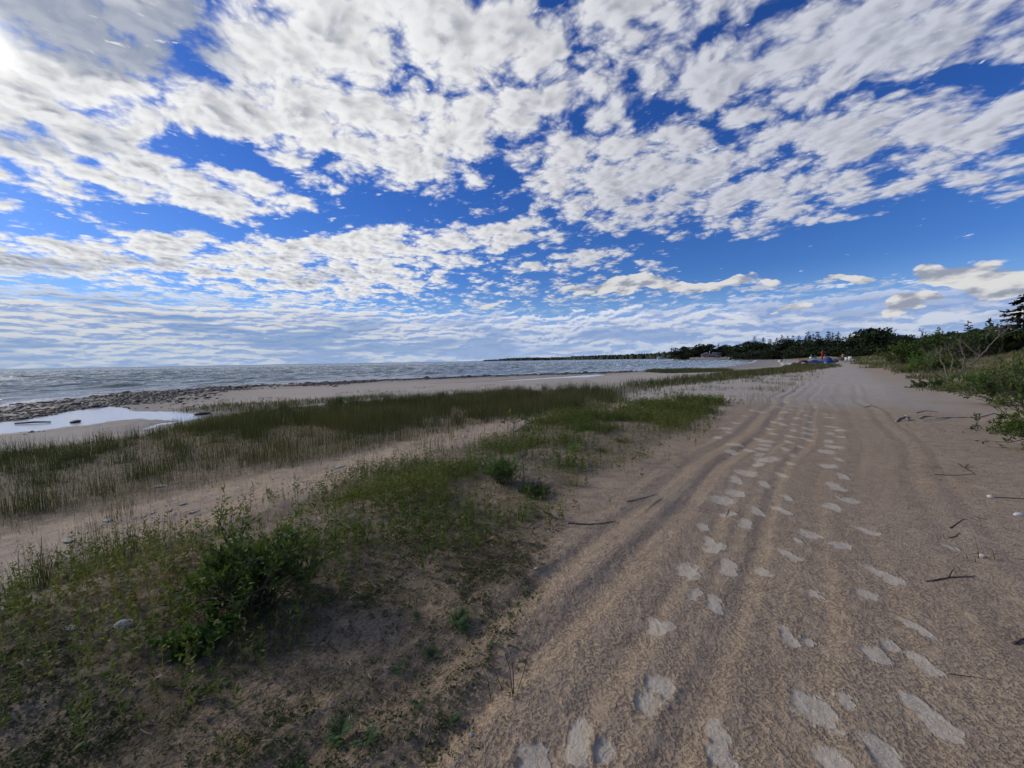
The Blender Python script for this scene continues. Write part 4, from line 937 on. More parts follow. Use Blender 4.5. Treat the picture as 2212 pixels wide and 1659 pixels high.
# ------------------------------------------------------------------ trees
NEEDLE = leafmat('conifer_needles', [(0, (.008, .017, .009)), (.6, (.016, .028, .013)), (1, (.035, .043, .020))], .7, .2, 0)
DECID = leafmat('dark_leaves', [(0, (.010, .020, .008)), (.6, (.022, .036, .013)), (1, (.045, .058, .022))], .6, .25, .1)
TRUNK = plainmat('trunk_bark', (.05, .042, .035), (.12, .10, .085), 3, .95, .02)
def conifer(h, r, dens=1.0, bare=.12, ragged=.25, size=.30, wind=0.0):
    """unit built at real size; returns crown Geo and trunk Geo"""
    c_ = Geo(); t_ = Geo()
    tube(t_, [(0, 0, -.4), (0, 0, h * .5), (wind * h * .05, 0, h * .98)], [h * .018, h * .012, h * .003], 6)
    nw = int(h * 2.0)
    P_ = []; D_ = []
    for i in range(nw):
        f = bare + (1 - bare) * (i / nw); z = h * f
        rad = r * (1 - f) ** .8 * (1 + ragged * rng.normal()) + .10
        nb = max(3, int(7 * dens * (1 - .5 * f)))
        a0 = rng.uniform(0, 6.28)
        for k in range(nb):
            a = a0 + k / nb * 6.28 + rng.normal(0, .2); R = rad * rng.uniform(.6, 1.15) * (1 + wind * .5 * math.sin(a))
            m = max(2, int(R / size * 1.5 * dens)); dz_ = rng.normal(0, .30 * h / nw)
            t = rng.uniform(.15, 1.0, m)
            zz = z + dz_ - .22 * R * t + .10 * R * t ** 2 + rng.normal(0, .05 * size, m)
            P_.append(np.stack([np.sin(a) * R * t, np.cos(a) * R * t, zz], 1) + rng.normal(0, .15 * size, (m, 3)))
            D_.append(np.tile([math.sin(a), math.cos(a), -.12], (m, 1)))
    P_ = np.concatenate(P_); D_ = np.concatenate(D_); n = len(P_)
    D_ = unit(D_ + rng.normal(0, .35, (n, 3)))
    L = size * rng.uniform(.8, 1.7, n)
    leaves(c_, P_ - D_ * L[:, None] * .3, D_, L * 1.3, L * .62, np.clip(rng.normal(.45, .22, n), 0, 1), up=np.tile([0, 0, 1.0], (n, 1)) + rng.normal(0, .45, (n, 3)))
    tp = np.tile([wind * h * .05, 0, h * .985], (5, 1)); leaves(c_, tp - [0, 0, .3], rng.normal(0, .15, (5, 3)) + [0, 0, 1], size * 1.6, size * .35, .4)
    return c_, t_
def broad(h, w, size=.5, lobes=9, dens=1.0, low=.12, wind=0.0, thin=0.0):
    c_ = Geo(); t_ = Geo()
    tube(t_, [(0, 0, -.4), (.02 * h, 0, h * .35), (.03 * h, .02 * h, h * .7)], [h * .03, h * .022, h * .01], 6)
    P_ = []; N_ = []
    for i in range(lobes):
        f = rng.uniform(low, .86); a = rng.uniform(0, 6.28); ro = w * .5 * rng.uniform(.2, .75) * math.sqrt(max(.15, 1 - (2 * f - .9) ** 2))
        c0 = np.array([math.sin(a) * ro + wind * f * w * .3, math.cos(a) * ro, h * f]); rad = np.array([w * .27, w * .27, h * .15]) * rng.uniform(.7, 1.25)
        tube(t_, [(0.02 * h, 0, h * f * .5), tuple(c0 * [.6, .6, .9]), tuple(c0)], [h * .012, h * .008, h * .003], 4)
        m = int(70 * dens); v = unit(rng.normal(0, 1, (m, 3))); v[:, 2] = np.abs(v[:, 2]) * .9 - .25
        P_.append(c0 + v * rad * rng.uniform(.55, 1.08, (m, 1))); N_.append(v)
    P_ = np.concatenate(P_); N_ = np.concatenate(N_); n = len(P_); P_[:, 2] = np.clip(P_[:, 2], .05 * h, h)
    L = size * rng.uniform(.6, 1.5, n)
    leaves(c_, P_, unit(N_ + rng.normal(0, .7, (n, 3)) + [wind * .6, 0, 0]), L, L * .8, np.clip(.45 + rng.normal(0, .2, n), 0, 1), up=N_ + rng.normal(0, .6, (n, 3)))
    return c_, t_
def make_tree(name, ct, mat):
    root = empty(name); link('crown', ct[0].mesh('crown', mat), root); link('trunk', ct[1].mesh('trunk', TRUNK, True), root); return root
def treeproto():
    con = [make_tree('conifer_tree', conifer(14, rng.uniform(2.6, 3.9), 1.2, rng.uniform(.05, .2), .22, .55), NEEDLE) for _ in range(5)]
    pin = [make_tree('pine_tree', broad(14, 6.0, .8, 11, .8, .25, wind=w_), NEEDLE) for w_ in (.3, .8, .5)]
    bro = [make_tree('round_tree', broad(12, 9.5, .8, 15, 1.0), DECID) for _ in range(4)]
    shr = [make_tree('bushy_tree', broad(6, 8.0, .55, 11, 1.0, .08), DECID) for _ in range(3)]
    return con, pin, bro, shr
con, pin, bro, shr = treeproto(); used = set()
def put_tree(protos, px, ytop, D, label, cat, group, sxy=None, base_z=None, rot=None):
    p = protos[int(rng.integers(len(protos)))]
    t = p if p.name not in used else copy_tree(p); used.add(p.name)
    r = ray(px, ytop); k = D / math.hypot(r[0], r[1]); x, y = r[0] * k, r[1] * k
    z = base_z if base_z is not None else on(x, y)
    H0 = {'conifer_tree': 14, 'pine_tree': 14, 'round_tree': 12, 'bushy_tree': 6}[p.name.split('.')[0]]
    h = max(1.5, CAMZ + r[2] * k - z); s_z = h / H0; s_x = s_z if sxy is None else sxy
    t.location = (x, y, z); t.scale = (s_x * 1.25, s_x * 1.25, s_z); t.rotation_euler = (0, 0, rng.uniform(0, 6.28) if rot is None else rot)
    tag(t, label, cat, group); return t
OUT = [(1459, 750), (1475, 746.6), (1490, 747), (1503, 749), (1515, 740), (1530, 741), (1540, 748.6), (1552, 742), (1566, 741.6), (1577, 745), (1593, 741.6), (1609, 735), (1620, 735), (1630, 727), (1640, 734), (1649, 729), (1663, 732), (1678, 730), (1689, 724), (1702, 726), (1713, 725), (1726, 724.6), (1746, 717), (1757, 722), (1767, 717), (1790, 716), (1799, 719), (1811, 717), (1833, 725), (1845, 723), (1855, 727), (1868, 708), (1880, 705), (1895, 708), (1908, 704.8), (1920, 713), (1935, 717), (1950, 714), (1962, 721), (1980, 722), (1996, 720), (2010, 721), (2026, 717), (2043, 717), (2060, 720), (2075, 717)]
ox = np.array([a for a, b_ in OUT]); oy = np.array([b_ for a, b_ in OUT])
def Dist(px): return float(np.interp(px, [1455, 1500, 1560, 1600, 1680, 1760, 1850, 1950, 2050, 2120, 2212], [412, 414, 412, 372, 330, 290, 250, 200, 150, 110, 80]))
spiky = {1540, 1552, 1630, 1649, 1689, 1702, 1713, 1726, 1746, 1757, 1767, 1790, 1799, 1811, 1678, 1663}
LABT = {'c': 'dark pointed conifer in the tree line along the far side of the beach', 'p': 'dark loose crowned pine in the tree line along the far side of the beach', 'b': 'dark rounded tree in the tree line along the far side of the beach', 's': 'low dark bushy tree at the foot of the tree line'}
for px, py in OUT:
    D = Dist(px) * rng.uniform(.97, 1.03)
    if 1500 < px < 1570: D = max(D, 418)
    wk = D / F * 1.0
    if px in spiky: put_tree(con, px, py, D, LABT['c'], 'conifer', 'conifers in the tree line')
    elif px < 1530 or 1860 < px < 1960: put_tree(pin if rng.random() < .6 else bro, px, py, D, LABT['p'] if False else LABT['b'], 'tree', 'rounded trees in the tree line')
    else:
        pr_ = pin if rng.random() < .5 else bro
        put_tree(pr_, px, py, D, LABT['p'] if pr_ is pin else LABT['b'], 'tree', 'pines in the tree line' if pr_ is pin else 'rounded trees in the tree line')
for i in range(120):      # a second, lower rank that closes the wood
    px = 1456 + (2100 - 1456) * (i + rng.uniform(.1, .9)) / 120; yb = float(np.interp(px, ox, oy)); hor = 778.7 - .0165 * (px - 1106)
    py = yb + (hor - yb) * rng.uniform(.12, .42); D = Dist(px) * rng.uniform(.93, 1.02)
    if 1500 < px < 1570: D = rng.uniform(418, 430)
    pr_ = bro if rng.random() < .5 else (con if rng.random() < .6 else pin)
    lab = {id(bro): 'b', id(con): 'c', id(pin): 'p'}[id(pr_)]
    put_tree(pr_, px, py, D, LABT[lab], 'conifer' if lab == 'c' else 'tree', {'b': 'rounded trees in the tree line', 'c': 'conifers in the tree line', 'p': 'pines in the tree line'}[lab])
for i in range(80):
    px = 1456 + (2130 - 1456) * (i + rng.uniform(.1, .9)) / 80; yb = float(np.interp(px, ox, oy)); hor = 778.7 - .0165 * (px - 1106)
    if 1488 < px < 1582: continue
    py = yb + (hor - yb) * rng.uniform(.55, .8)
    put_tree(shr, px, py, Dist(px) * rng.uniform(.86, .94), LABT['s'], 'tree', 'low bushy trees under the tree line')
# the conifers that stand out on the right
def big_conifer(name, px, ytop, D, r, label, dens=1.6, size=.22, ragged=.22, bare=.05):
    r_ = ray(px, ytop); k = D / math.hypot(r_[0], r_[1]); x, y = r_[0] * k, r_[1] * k; z = on(x, y); h = CAMZ + r_[2] * k - z
    root = empty(name, (x, y, z)); c_, t_ = conifer(h, r, dens, bare, ragged, size)
    link('crown', c_.mesh('crown', NEEDLE), root); link('trunk', t_.mesh('trunk', TRUNK, True), root); tag(root, label, 'conifer'); return root
big_conifer('spruce_tree', 2216, 628, 68, 3.1, 'tall dark spruce rising at the right edge above the shrubs', 2.6, .26, .12)
big_conifer('conifer_tree', 2092, 693, 85, 1.3, 'small pointed conifer whose tip shows left above the green shrub', 1.6, .3, .3)
big_conifer('conifer_tree', 2139, 688, 80, 2.6, 'conifer with flat layered top rising above the green shrub', 1.3, .34, .35)
for px, yt, D, lab in ((2110, 706, 92, 'dark rounded tree between the two layered conifers'), (2165, 700, 88, 'dark rounded tree right of the layered conifer'), (2185, 712, 80, 'dark rounded tree beside the tall spruce'), (2065, 712, 110, 'dark rounded tree left of the small pointed conifer'), (2235, 705, 76, 'dark rounded tree half outside the right edge behind the spruce')):
    put_tree(bro, px, yt, D, lab, 'tree', None)
# the wooded shore far across the bay
g = Geo()
line = np.array([(345, 660), (330, 800), (430, 1200), (310, 2200), (-50, 3010), (-300, 3560)], float)
toph = [13, 14, 17, 19, 20, 10]
segl = np.linalg.norm(np.diff(line, axis=0), axis=1)
wts = np.array([1.0, 1.5, 2.2, 2.2, .8])
for i in range(5):
    m = int(620 * wts[i]); t = rng.random(m); base_ = line[i] + (line[i + 1] - line[i]) * t[:, None]
    base_ += np.stack([rng.uniform(4, 70, m), rng.uniform(0, 30, m)], 1) * (1 + .6 * i)
    hh_ = (toph[i] * (1 - t) + toph[i + 1] * t) * (.70 + .45 * vnoise(t * 22, t * 0 + i, 3)) * rng.uniform(.8, 1.1, m)
    for (bx_, by_), h_ in zip(base_, hh_):
        k = 5; a = np.arange(k) / k * 6.28 + rng.uniform(0, 6); w_ = h_ * rng.uniform(.22, .4) * (1 + .15 * i); pt = rng.random() < .35
        r1 = w_ * rng.uniform(.8, 1.1, k); r2 = w_ * (.4 if pt else .85) * rng.uniform(.7, 1.1, k)
        V = np.vstack([np.stack([bx_ + np.sin(a) * r1, by_ + np.cos(a) * r1, np.full(k, -.8)], 1), np.stack([bx_ + np.sin(a) * r2, by_ + np.cos(a) * r2, np.full(k, h_ * rng.uniform(.6, .8))], 1), [[bx_, by_, h_]]])
        j = np.arange(k); j2 = (j + 1) % k
        g.add(V, np.stack([j, j2, k + j2, k + j], 1), np.stack([k + j, k + j2, np.full(k, 2 * k)], 1), rng.uniform(.0, .45))
o = link('far_forest', g.mesh('far_forest', DECID)); tag(o, 'dark wooded headland stretching far across the bay', 'forest', kind='stuff')

# ------------------------------------------------------------------ simple solids
def box(g, c, s, rot=0.0, bev=0.0):
    x, y, z = np.array(s) / 2; V = np.array([[a * x, b_ * y, d * z] for d in (-1, 1) for a, b_ in ((-1, -1), (1, -1), (1, 1), (-1, 1))], float)
    ca, sa = math.cos(rot), math.sin(rot); V[:, :2] = V[:, :2] @ np.array([[ca, sa], [-sa, ca]])
    g.add(V + np.array(c), [[3, 2, 1, 0], [4, 5, 6, 7], [0, 1, 5, 4], [1, 2, 6, 5], [2, 3, 7, 6], [3, 0, 4, 7]])
def prism(g, prof, y0, y1):
    """profile in x,z extruded along y"""
    n = len(prof); V = np.array([(a, y0, b_) for a, b_ in prof] + [(a, y1, b_) for a, b_ in prof], float)
    T_ = [[0, i + 1, i] for i in range(1, n - 1)] + [[n, n + i, n + i + 1] for i in range(1, n - 1)]
    Q = [[i, (i + 1) % n, n + (i + 1) % n, n + i] for i in range(n)]
    g.add(V, Q, T_)
def solid(name, mat, parent, fn, smooth=False):
    g = Geo(); fn(g); return link(name, g.mesh(name, mat, smooth), parent)
def blob_mesh(name, mat, seed, n=3, rough=.25, flat=.6):
    import bmesh
    bm = bmesh.new(); bmesh.ops.create_icosphere(bm, subdivisions=n, radius=1.0)
    co = np.array([v.co[:] for v in bm.verts]); rg = np.random.default_rng(seed)
    for _ in range(7):          # chop with random planes for a stony look
        nrm = unit(rg.normal(0, 1, (1, 3)))[0]; dd = rg.uniform(.55, .85); q = co @ nrm; co = co - np.maximum(q - dd, 0)[:, None] * nrm * .85
    co = co * (1 + rough * .4 * np.stack([fbm(co[:, 0] * 2 + seed, co[:, 1] * 2 + co[:, 2], 3, seed)] * 3, 1))
    co[:, 2] *= flat
    for v, c_ in zip(bm.verts, co): v.co = c_
    me = bpy.data.meshes.new(name); bm.to_mesh(me); bm.free(); me.materials.append(mat)
    me.polygons.foreach_set('use_smooth', np.ones(len(me.polygons), bool)); return me

ROCKD = plainmat('dark_wet_rock', (.022, .020, .018), (.065, .057, .050), 2.5, .6, .03, .4)
ROCKL = plainmat('pale_limestone', (.34, .33, .30), (.58, .56, .52), 2.5, .9, .03)
STONEG = plainmat('grey_stone', (.22, .22, .22), (.42, .41, .40), 5, .8, .01)
# shore rocks
rk = [blob_mesh('shore_rock', ROCKD, 10 + i, 2, .4, .5) for i in range(7)]
cand = []
n0 = 170000; a_ = rng.uniform(math.radians(-62), math.radians(24), n0); r_ = rng.uniform(20, 95, n0)
x = r_ * np.sin(a_); y = r_ * np.cos(a_)
sd = sdist(x, y)
wd_ = np.where(x < -15, 1.0, .72)
cen = np.where(x < -16, 4.2, 2.4) + 1.4 * fbm(x / 4, y / 4, 2, 201) * 2
dens = np.exp(-((sd - cen) / (3.6 * wd_ ** 1.4 + .2)) ** 2) * ss(fbm(x / 3, y / 3, 3, 202), -.2, .05) * ss(-x, -26, -14)
dens += .10 * np.exp(-((sd - 4.5) / 3.0) ** 2) * ss(fbm(x / 2.5, y / 2.5, 3, 203), 0, .12) * ss(-x, -14, 8)
dens *= ~inpoly(x, y, PA)
kk = rng.random(n0) < dens
x, y, sd = x[kk], y[kk], sd[kk]; size = .50 * rng.lognormal(-2.15, .5, len(x)) * np.clip(np.hypot(x, y) / 38, .8, 1.5)
app = size / np.hypot(x, y); order = np.argsort(-app)
big = order[:270]; small = order[270:26000]
zz = np.maximum(ground_h(x, y), WATER - .12)
for q, i in enumerate(big):
    o = link('shore_rock', rk[q % 7], None, (x[i], y[i], zz[i] + size[i] * .12), rng.uniform(0, 6.28), (size[i] * 1.25, size[i] * 1.1, size[i] * rng.uniform(.65, 1.15)))
    wet_ = sd[i] < 0
    tag(o, 'dark rock standing in the shallow water at the lake edge' if wet_ else 'dark wet rock in the band of rocks along the lake edge', 'rock', 'dark rocks in the shallows' if wet_ else 'dark rocks along the waterline')
g = Geo(); protoV = []
for me_ in rk[:3]:
    bmv = blob_mesh('t', ROCKD, 40, 1, .4, .55); vv = np.array([v.co[:] for v in bmv.vertices]); ff = np.array([p_.vertices[:] for p_ in bmv.polygons]); protoV.append((vv, ff)); bpy.data.meshes.remove(bmv)
for i in small:
    vv, ff = protoV[i % 3]; a0 = rng.uniform(0, 6.28); ca, sa = math.cos(a0), math.sin(a0); s_i = size[i]
    V = vv * [s_i * 1.6, s_i * 1.2, s_i]; V = V @ np.array([[ca, sa, 0], [-sa, ca, 0], [0, 0, 1]]); g.add(V + [x[i], y[i], zz[i] + .1 * s_i], None, ff)
o = link('shore_rubble', g.mesh('shore_rubble', ROCKD, True)); tag(o, 'dark rubble and small stones packed along the lake edge', 'rubble', kind='stuff')
# single rocks in water, log in the pool
for px, py, s_, lab in ((1056, 812, .5, 'dark boulder rising from the rocks left of the narrow pool'), (1443, 799.5, .35, 'dark rock in the water near the low grass spit'), (164, 913, .22, 'dark stone at the near edge of the broad pool'), (437, 896, .3, 'flat dark rock at the right tip of the broad pool')):
    X, Y = flatpt(px, py, -.62); o = link('dark_rock', rk[int(rng.integers(7))], None, (X, Y, -.58), rng.uniform(0, 6), (s_, s_ * .8, s_ * .7)); tag(o, lab, 'rock')
X, Y = flatpt(73, 914, -.6); g = Geo(); tube(g, [(-.55, -.1, 0), (0, .02, .02), (.55, .05, .0)], [.03, .035, .025], 7)
o = link('driftwood_log', g.mesh('driftwood_log', TWIG, True), None, (X, Y, -.58), .1); tag(o, 'short dark log floating in the broad shallow pool', 'log')
# pale stones
def stone(name, px, py, s3, lab, mat, seed, rz=0.0):
    X, Y = at(px, py); o = link(name, blob_mesh(name, mat, seed, 3, .3, 1.0), None, (X, Y, on(X, Y) + s3[2] * .3), rz, s3); tag(o, lab, 'stone')
WHITE = plainmat('white_stone', (.50, .49, .46), (.68, .66, .62), 5, .8, .008)
stone('white_stone', 268, 1354, (.050, .034, .028), 'white lichen spotted stone on the sand left of the big bush', WHITE, 61)
stone('white_stone', 405, 1271, (.050, .034, .026), 'white stone half hidden at the left of the big bush', WHITE, 62, .3)
stone('pale_stone', 155, 1358, (.05, .03, .012), 'flat half buried grey stone left of the white stone', STONEG, 63)
stone('pebble', 1018, 1587, (.012, .010, .008), 'single pale pebble at the edge of the crusted sand near the bottom', STONEG, 64)
stone('pebble', 1158, 1235, (.016, .012, .009), 'white pebble at the edge of the wheel ruts', WHITE, 65)
stone('white_stone', 2122, 1203, (.022, .018, .018), 'small white stone beside the grass sprig right of the track', WHITE, 66)
stone('pale_stone', 2140, 1074, (.05, .03, .02), 'pale stone at the end of the long stick by the right edge', WHITE, 67)
stone('pale_stone', 2200, 1113, (.05, .03, .02), 'white stone with a dark shadow at the right edge', WHITE, 68)
fl = [(738, 1008), (725, 1012), (233, 1127), (370, 1082), (395, 1089), (368, 1105), (420, 1108), (330, 1110), (350, 1050), (470, 1102), (640, 1050), (520, 1120), (150, 1170), (280, 1162), (760, 1018)]
labs = ['flat pale stone lying on the bare sand strip', 'flat pale stone lying on the bare sand strip']
fs = [blob_mesh('flat_stone', STONEG, 80 + i, 2, .3, .22) for i in range(4)]
for i, (px, py) in enumerate(fl):
    X, Y = at(px, py); s_ = .0011 * math.hypot(X, Y) * rng.uniform(6, 12); o = link('flat_stone', fs[i % 4], None, (X, Y, on(X, Y) + .008), rng.uniform(0, 6), (s_, s_ * .6, s_ * .5)); tag(o, 'flat grey stone lying on the bare strip of sand between the reeds', 'stone', 'flat stones on the bare sand strip')
# sticks
def stick(pts, r, lab, mat=TWIG, name='stick', fork=None, lift=0.0):
    r *= .7
    W = [at(*p_) for p_ in pts]; z = np.array([on(*w) for w in W]); c0 = np.array([W[0][0], W[0][1], z[0]]); P_ = np.array([(w[0], w[1], zz_ + r * .7 + lift * i) for i, (w, zz_) in enumerate(zip(W, z))]) - c0
    tt = np.linspace(0, len(P_) - 1, len(P_) * 3); i = np.minimum(tt.astype(int), len(P_) - 2); f = (tt - i)[:, None]; Q = P_[i] * (1 - f) + P_[i + 1] * f; Q[:, :2] += rng.normal(0, r * .5, Q[:, :2].shape)
    g = Geo(); tube(g, Q, np.linspace(r, r * .35, len(Q)), 6)
    if fork:
        X, Y = at(*fork); e_ = np.array([X, Y, on(X, Y) + .03]) - c0; tube(g, [Q[len(Q) // 2], (Q[len(Q) // 2] + e_) / 2 + [0, 0, .01], e_], [r * .7, r * .6, r * .3], 5)
    o = link(name, g.mesh(name, mat, True), None, tuple(c0)); tag(o, lab, 'stick')
stick([(2000, 1257), (2050, 1250), (2108, 1244)], .008, 'dark forked stick lying across the sand right of the shoe prints', fork=(2062, 1238))
stick([(2138, 1074), (2180, 1077), (2260, 1082)], .009, 'long thin stick reaching in from the right edge beside a pale stone')
stick([(2052, 1140), (2070, 1130), (2084, 1121)], .007, 'short dark stick slanting on the sand left of the grass sprig')
stick([(2050, 1161), (2064, 1158), (2072, 1150)], .006, 'short curved dark twig just below the slanting stick')
stick([(2070, 1003), (2085, 1012), (2106, 1026)], .012, 'dark forked branch sticking out of the sand below the willow', fork=(2094, 1006), lift=.0)
stick([(2020, 1026), (2060, 1027), (2104, 1025)], .007, 'straight brown twig lying at the foot of the forked branch')
stick([(1462, 872 + 35), (1480, 904), (1500, 903)], .008, 'thin dark twig on the sand above the first prints', TWIG)
stick([(1575, 1100), (1572, 1108), (1568, 1114)], .006, 'small black twig lying on a pale print')
stick([(1225, 1133), (1270, 1136), (1310, 1130), (1330, 1124)], .010, 'reddish brown stalk lying at the left edge of the ruts', TWIG)
stick([(1355, 1085), (1390, 1075), (1420, 1066)], .007, 'long pale dry stalk on the sand left of the prints', DEADW)
stick([(1418, 1066), (1428, 1078), (1405, 1095), (1395, 1108)], .006, 'bent pale dry stalk curling below the long one', DEADW)
stick([(1985, 905), (2000, 900), (2050, 903), (2110, 903), (2150, 893)], .028, 'long bleached driftwood branch lying left of the low willow', DRIFT, 'driftwood_branch', (1995, 912))
stick([(1936, 912), (1942, 905), (1958, 902), (1962, 910), (1975, 908)], .035, 'knotted pale driftwood root at the end of the long bleached branch', DRIFT, 'driftwood_root', (1950, 898))
stick([(1868, 880), (1882, 877), (1896, 881)], .014, 'dark curved twig on the pale sand tongue', TWIG)
stick([(1980, 893), (2000, 888), (2026, 891)], .016, 'thin curved dark twig above the bleached driftwood', TWIG)
stick([(2190, 1390), (2206, 1380), (2240, 1378)], .010, 'dark stick at the right edge near the bottom', TWIG)
stick([(2010, 1500), (1960, 1478)], .0, '', TWIG) if False else None
stick([(2052, 1454), (2100, 1461), (2142, 1468)], .0035, 'very thin straight twig on the sand in the lower right', TWIG)
stick([(500, 1352), (515, 1380), (525, 1410)], .0, '') if False else None
stick([(335, 1358), (345, 1378), (352, 1398)], .008, 'pale stubby stick beside the clover like plant', DEADW)
stick([(0, 1560), (30, 1570), (62, 1578)], .005, 'pale thin stick at the left edge near the bottom', DEADW)

# ------------------------------------------------------------------ cottages across the bay
WALLC = plainmat('mauve_grey_siding', (.20, .185, .21), (.27, .25, .28), .7, .85); ROOFC = plainmat('dark_shingles', (.045, .045, .055), (.08, .08, .095), 1.5, .9)
WHT = plainmat('white_paint', (.70, .70, .70), (.80, .80, .80), 1, .6); GLS = principled('dark_glass', .15, .6)[0]; GLS.node_tree.nodes['Principled BSDF'].inputs['Base Color'].default_value = (.02, .025, .03, 1)
REDP = plainmat('pinkish_porch_paint', (.38, .17, .17), (.48, .24, .23), 1, .7); WCOT = plainmat('white_siding', (.62, .62, .62), (.75, .75, .75), .6, .8)
def house(px, pyb, D, rz, w, d, eh, rh, wall, roof, lab, nwin, wing=None, porch=False, chim=True, name='cottage', sc_=1.0):
    r = ray(px, pyb); k = D / r[1]; x, y = r[0] * k, r[1] * k; z = on(x, y) - .1
    root = empty(name, (x, y, z), rz, sc_); tag(root, lab, 'cottage')
    solid('wall', wall, root, lambda g: prism(g, [(-w / 2, 0), (w / 2, 0), (w / 2, eh), (0, eh + rh), (-w / 2, eh)], 0, d))
    def rf(g):
        for s in (-1, 1):
            q = np.array([(s * (w / 2 + .7), -.8, eh - .25), (0, -.8, eh + rh + .12), (0, d + .5, eh + rh + .12), (s * (w / 2 + .7), d + .5, eh - .25)]); V = np.vstack([q, q + [0, 0, .22]])
            g.add(V, [[0, 1, 2, 3][::s], [7, 6, 5, 4][::s], [0, 4, 5, 1][::s], [2, 6, 7, 3][::s], [3, 7, 4, 0][::s]])
    rfo = solid('roof', roof, root, rf)
    def trim(g):
        for s in (-1, 1):
            q = np.array([(s * (w / 2 + .75), -.92, eh - .45), (0, -.92, eh + rh - .1), (0, -.92, eh + rh + .45), (s * (w / 2 + .75), -.92, eh + .1)]); V = np.vstack([q, q + [0, .1, 0]])
            g.add(V, [[0, 3, 2, 1][::s], [4, 5, 6, 7][::s], [0, 1, 5, 4][::s], [2, 3, 7, 6][::s]])
    solid('gable_trim', WHT, root, trim)
    if chim:
        c_ = solid('chimney', WHT, rfo, lambda g: box(g, (w * .30, d * .5, eh + rh + .8), (.7, .7, 3.2)))
    for i in range(nwin):
        wx_ = -w / 2 + w * (i + .6) / (nwin + .2)
        f_ = solid('window', WHT, root, lambda g: box(g, (wx_, -.03, eh * .5), (w * .11 + .3, .12, eh * .50 + .3)))
        solid('pane', GLS, f_, lambda g: box(g, (wx_, -.07, eh * .5), (w * .11, .12, eh * .50)))
    if porch:
        def pf(g):
            for q in (.02, .2, .38): box(g, (w * q, -2.2, eh * .42), (.35, .35, eh * .84))
            box(g, (w * .2, -1.2, eh * .86), (w * .5, 2.4, .3))
        solid('porch', REDP, root, pf); 
    if wing:
        ww, wh, wr_ = wing
        solid('wing_wall', wall, root, lambda g: box(g, (w / 2 + ww / 2, d * .5, wh / 2), (ww, d * .7, wh)))
        def wr2(g):
            V = np.array([(w / 2, d * .1, wh), (w / 2 + ww + .5, d * .1, wh), (w / 2 + ww + .5, d * .9, wh), (w / 2, d * .9, wh), (w / 2, d * .5, wh + wr_), (w / 2 + ww + .5, d * .5, wh + wr_)])
            g.add(V, [[0, 1, 5, 4], [2, 3, 4, 5]], [[1, 2, 5], [3, 0, 4], ]); g.add(V[:4] + [0, 0, .02], [[3, 2, 1, 0]])
        solid('wing_roof', roof, root, wr2)
        for q in (.2, .55): 
            f_ = solid('window', WHT, root, lambda g: box(g, (w / 2 + ww * q, d * .15 - .03, wh * .5), (2.2, .12, wh * .5)))
            solid('pane', GLS, f_, lambda g: box(g, (w / 2 + ww * q, d * .15 - .08, wh * .5), (1.8, .12, wh * .4)))
house(1526, 772, 344, -.45, 14.5, 12, 3.8, 3.4, WALLC, ROOFC, 'grey cottage with a broad gable and white trim behind the stone wall across the bay', 2, (12.5, 4.6, 3.0), True, sc_=.60)
house(1424, 773, 735, -.35, 8, 9, 4.5, 2.2, WCOT, ROOFC, 'small white cottage on the point left of the tree line', 2, (9, 3.0, 1.4), False, False)
house(1297, 776, 1500, -.3, 14, 12, 5.0, 4, WALLC, ROOFC, 'tiny grey cottage low on the far wooded shore', 2, None, False, False)
# boulders of the shore wall
bl = [blob_mesh('boulder', ROCKL, 300 + i, 2, .4, .75) for i in range(5)]
wall_line = np.array([(189, 322), (186, 331), (168, 333), (147, 335), (150, 362)], float)
for i in range(170):
    t = rng.choice([rng.uniform(0, 1), rng.uniform(1, 3), rng.uniform(1, 3), rng.uniform(3, 3.3)]); j = min(int(t), 3); q_ = rng.uniform(0, 1); p_ = wall_line[j] + (wall_line[j + 1] - wall_line[j]) * (t - j) + [rng.normal(0, .5), q_ * 4.2]; s_ = rng.uniform(.4, .95)
    o = link('boulder', bl[i % 5], None, (p_[0], p_[1], -.65 + 2.1 * q_), rng.uniform(0, 6), (s_ * 1.3, s_, s_ * .75)); tag(o, 'pale boulder in the shore wall below the grey cottage', 'boulder', 'boulders of the shore wall')

# ------------------------------------------------------------------ things lying about on the far sand
def P3(px, py, D):
    r = ray(px, py); k = D / r[1]; return r[0] * k, r[1] * k, CAMZ + r[2] * k
def mpp(D): return D / F
BLUE = plainmat('blue_tarpaulin', (.006, .022, .10), (.014, .045, .18), 1.2, .45, .02, .5); REDM = plainmat('red_canvas', (.20, .022, .02), (.34, .045, .035), 2, .8); ORM = plainmat('faded_red_canvas', (.36, .10, .07), (.50, .20, .15), 2, .8)
PALE = plainmat('pale_plastic', (.55, .57, .58), (.70, .71, .71), 2, .5); TEAL = plainmat('teal_paint', (.02, .12, .14), (.04, .18, .20), 2, .5); DARKC = plainmat('black_cloth', (.012, .014, .018), (.03, .03, .04), 3, .8); MAR = plainmat('maroon_cloth', (.10, .015, .05), (.20, .04, .10), 3, .8); NAVY = plainmat('navy_cloth', (.02, .035, .08), (.05, .07, .13), 3, .8)
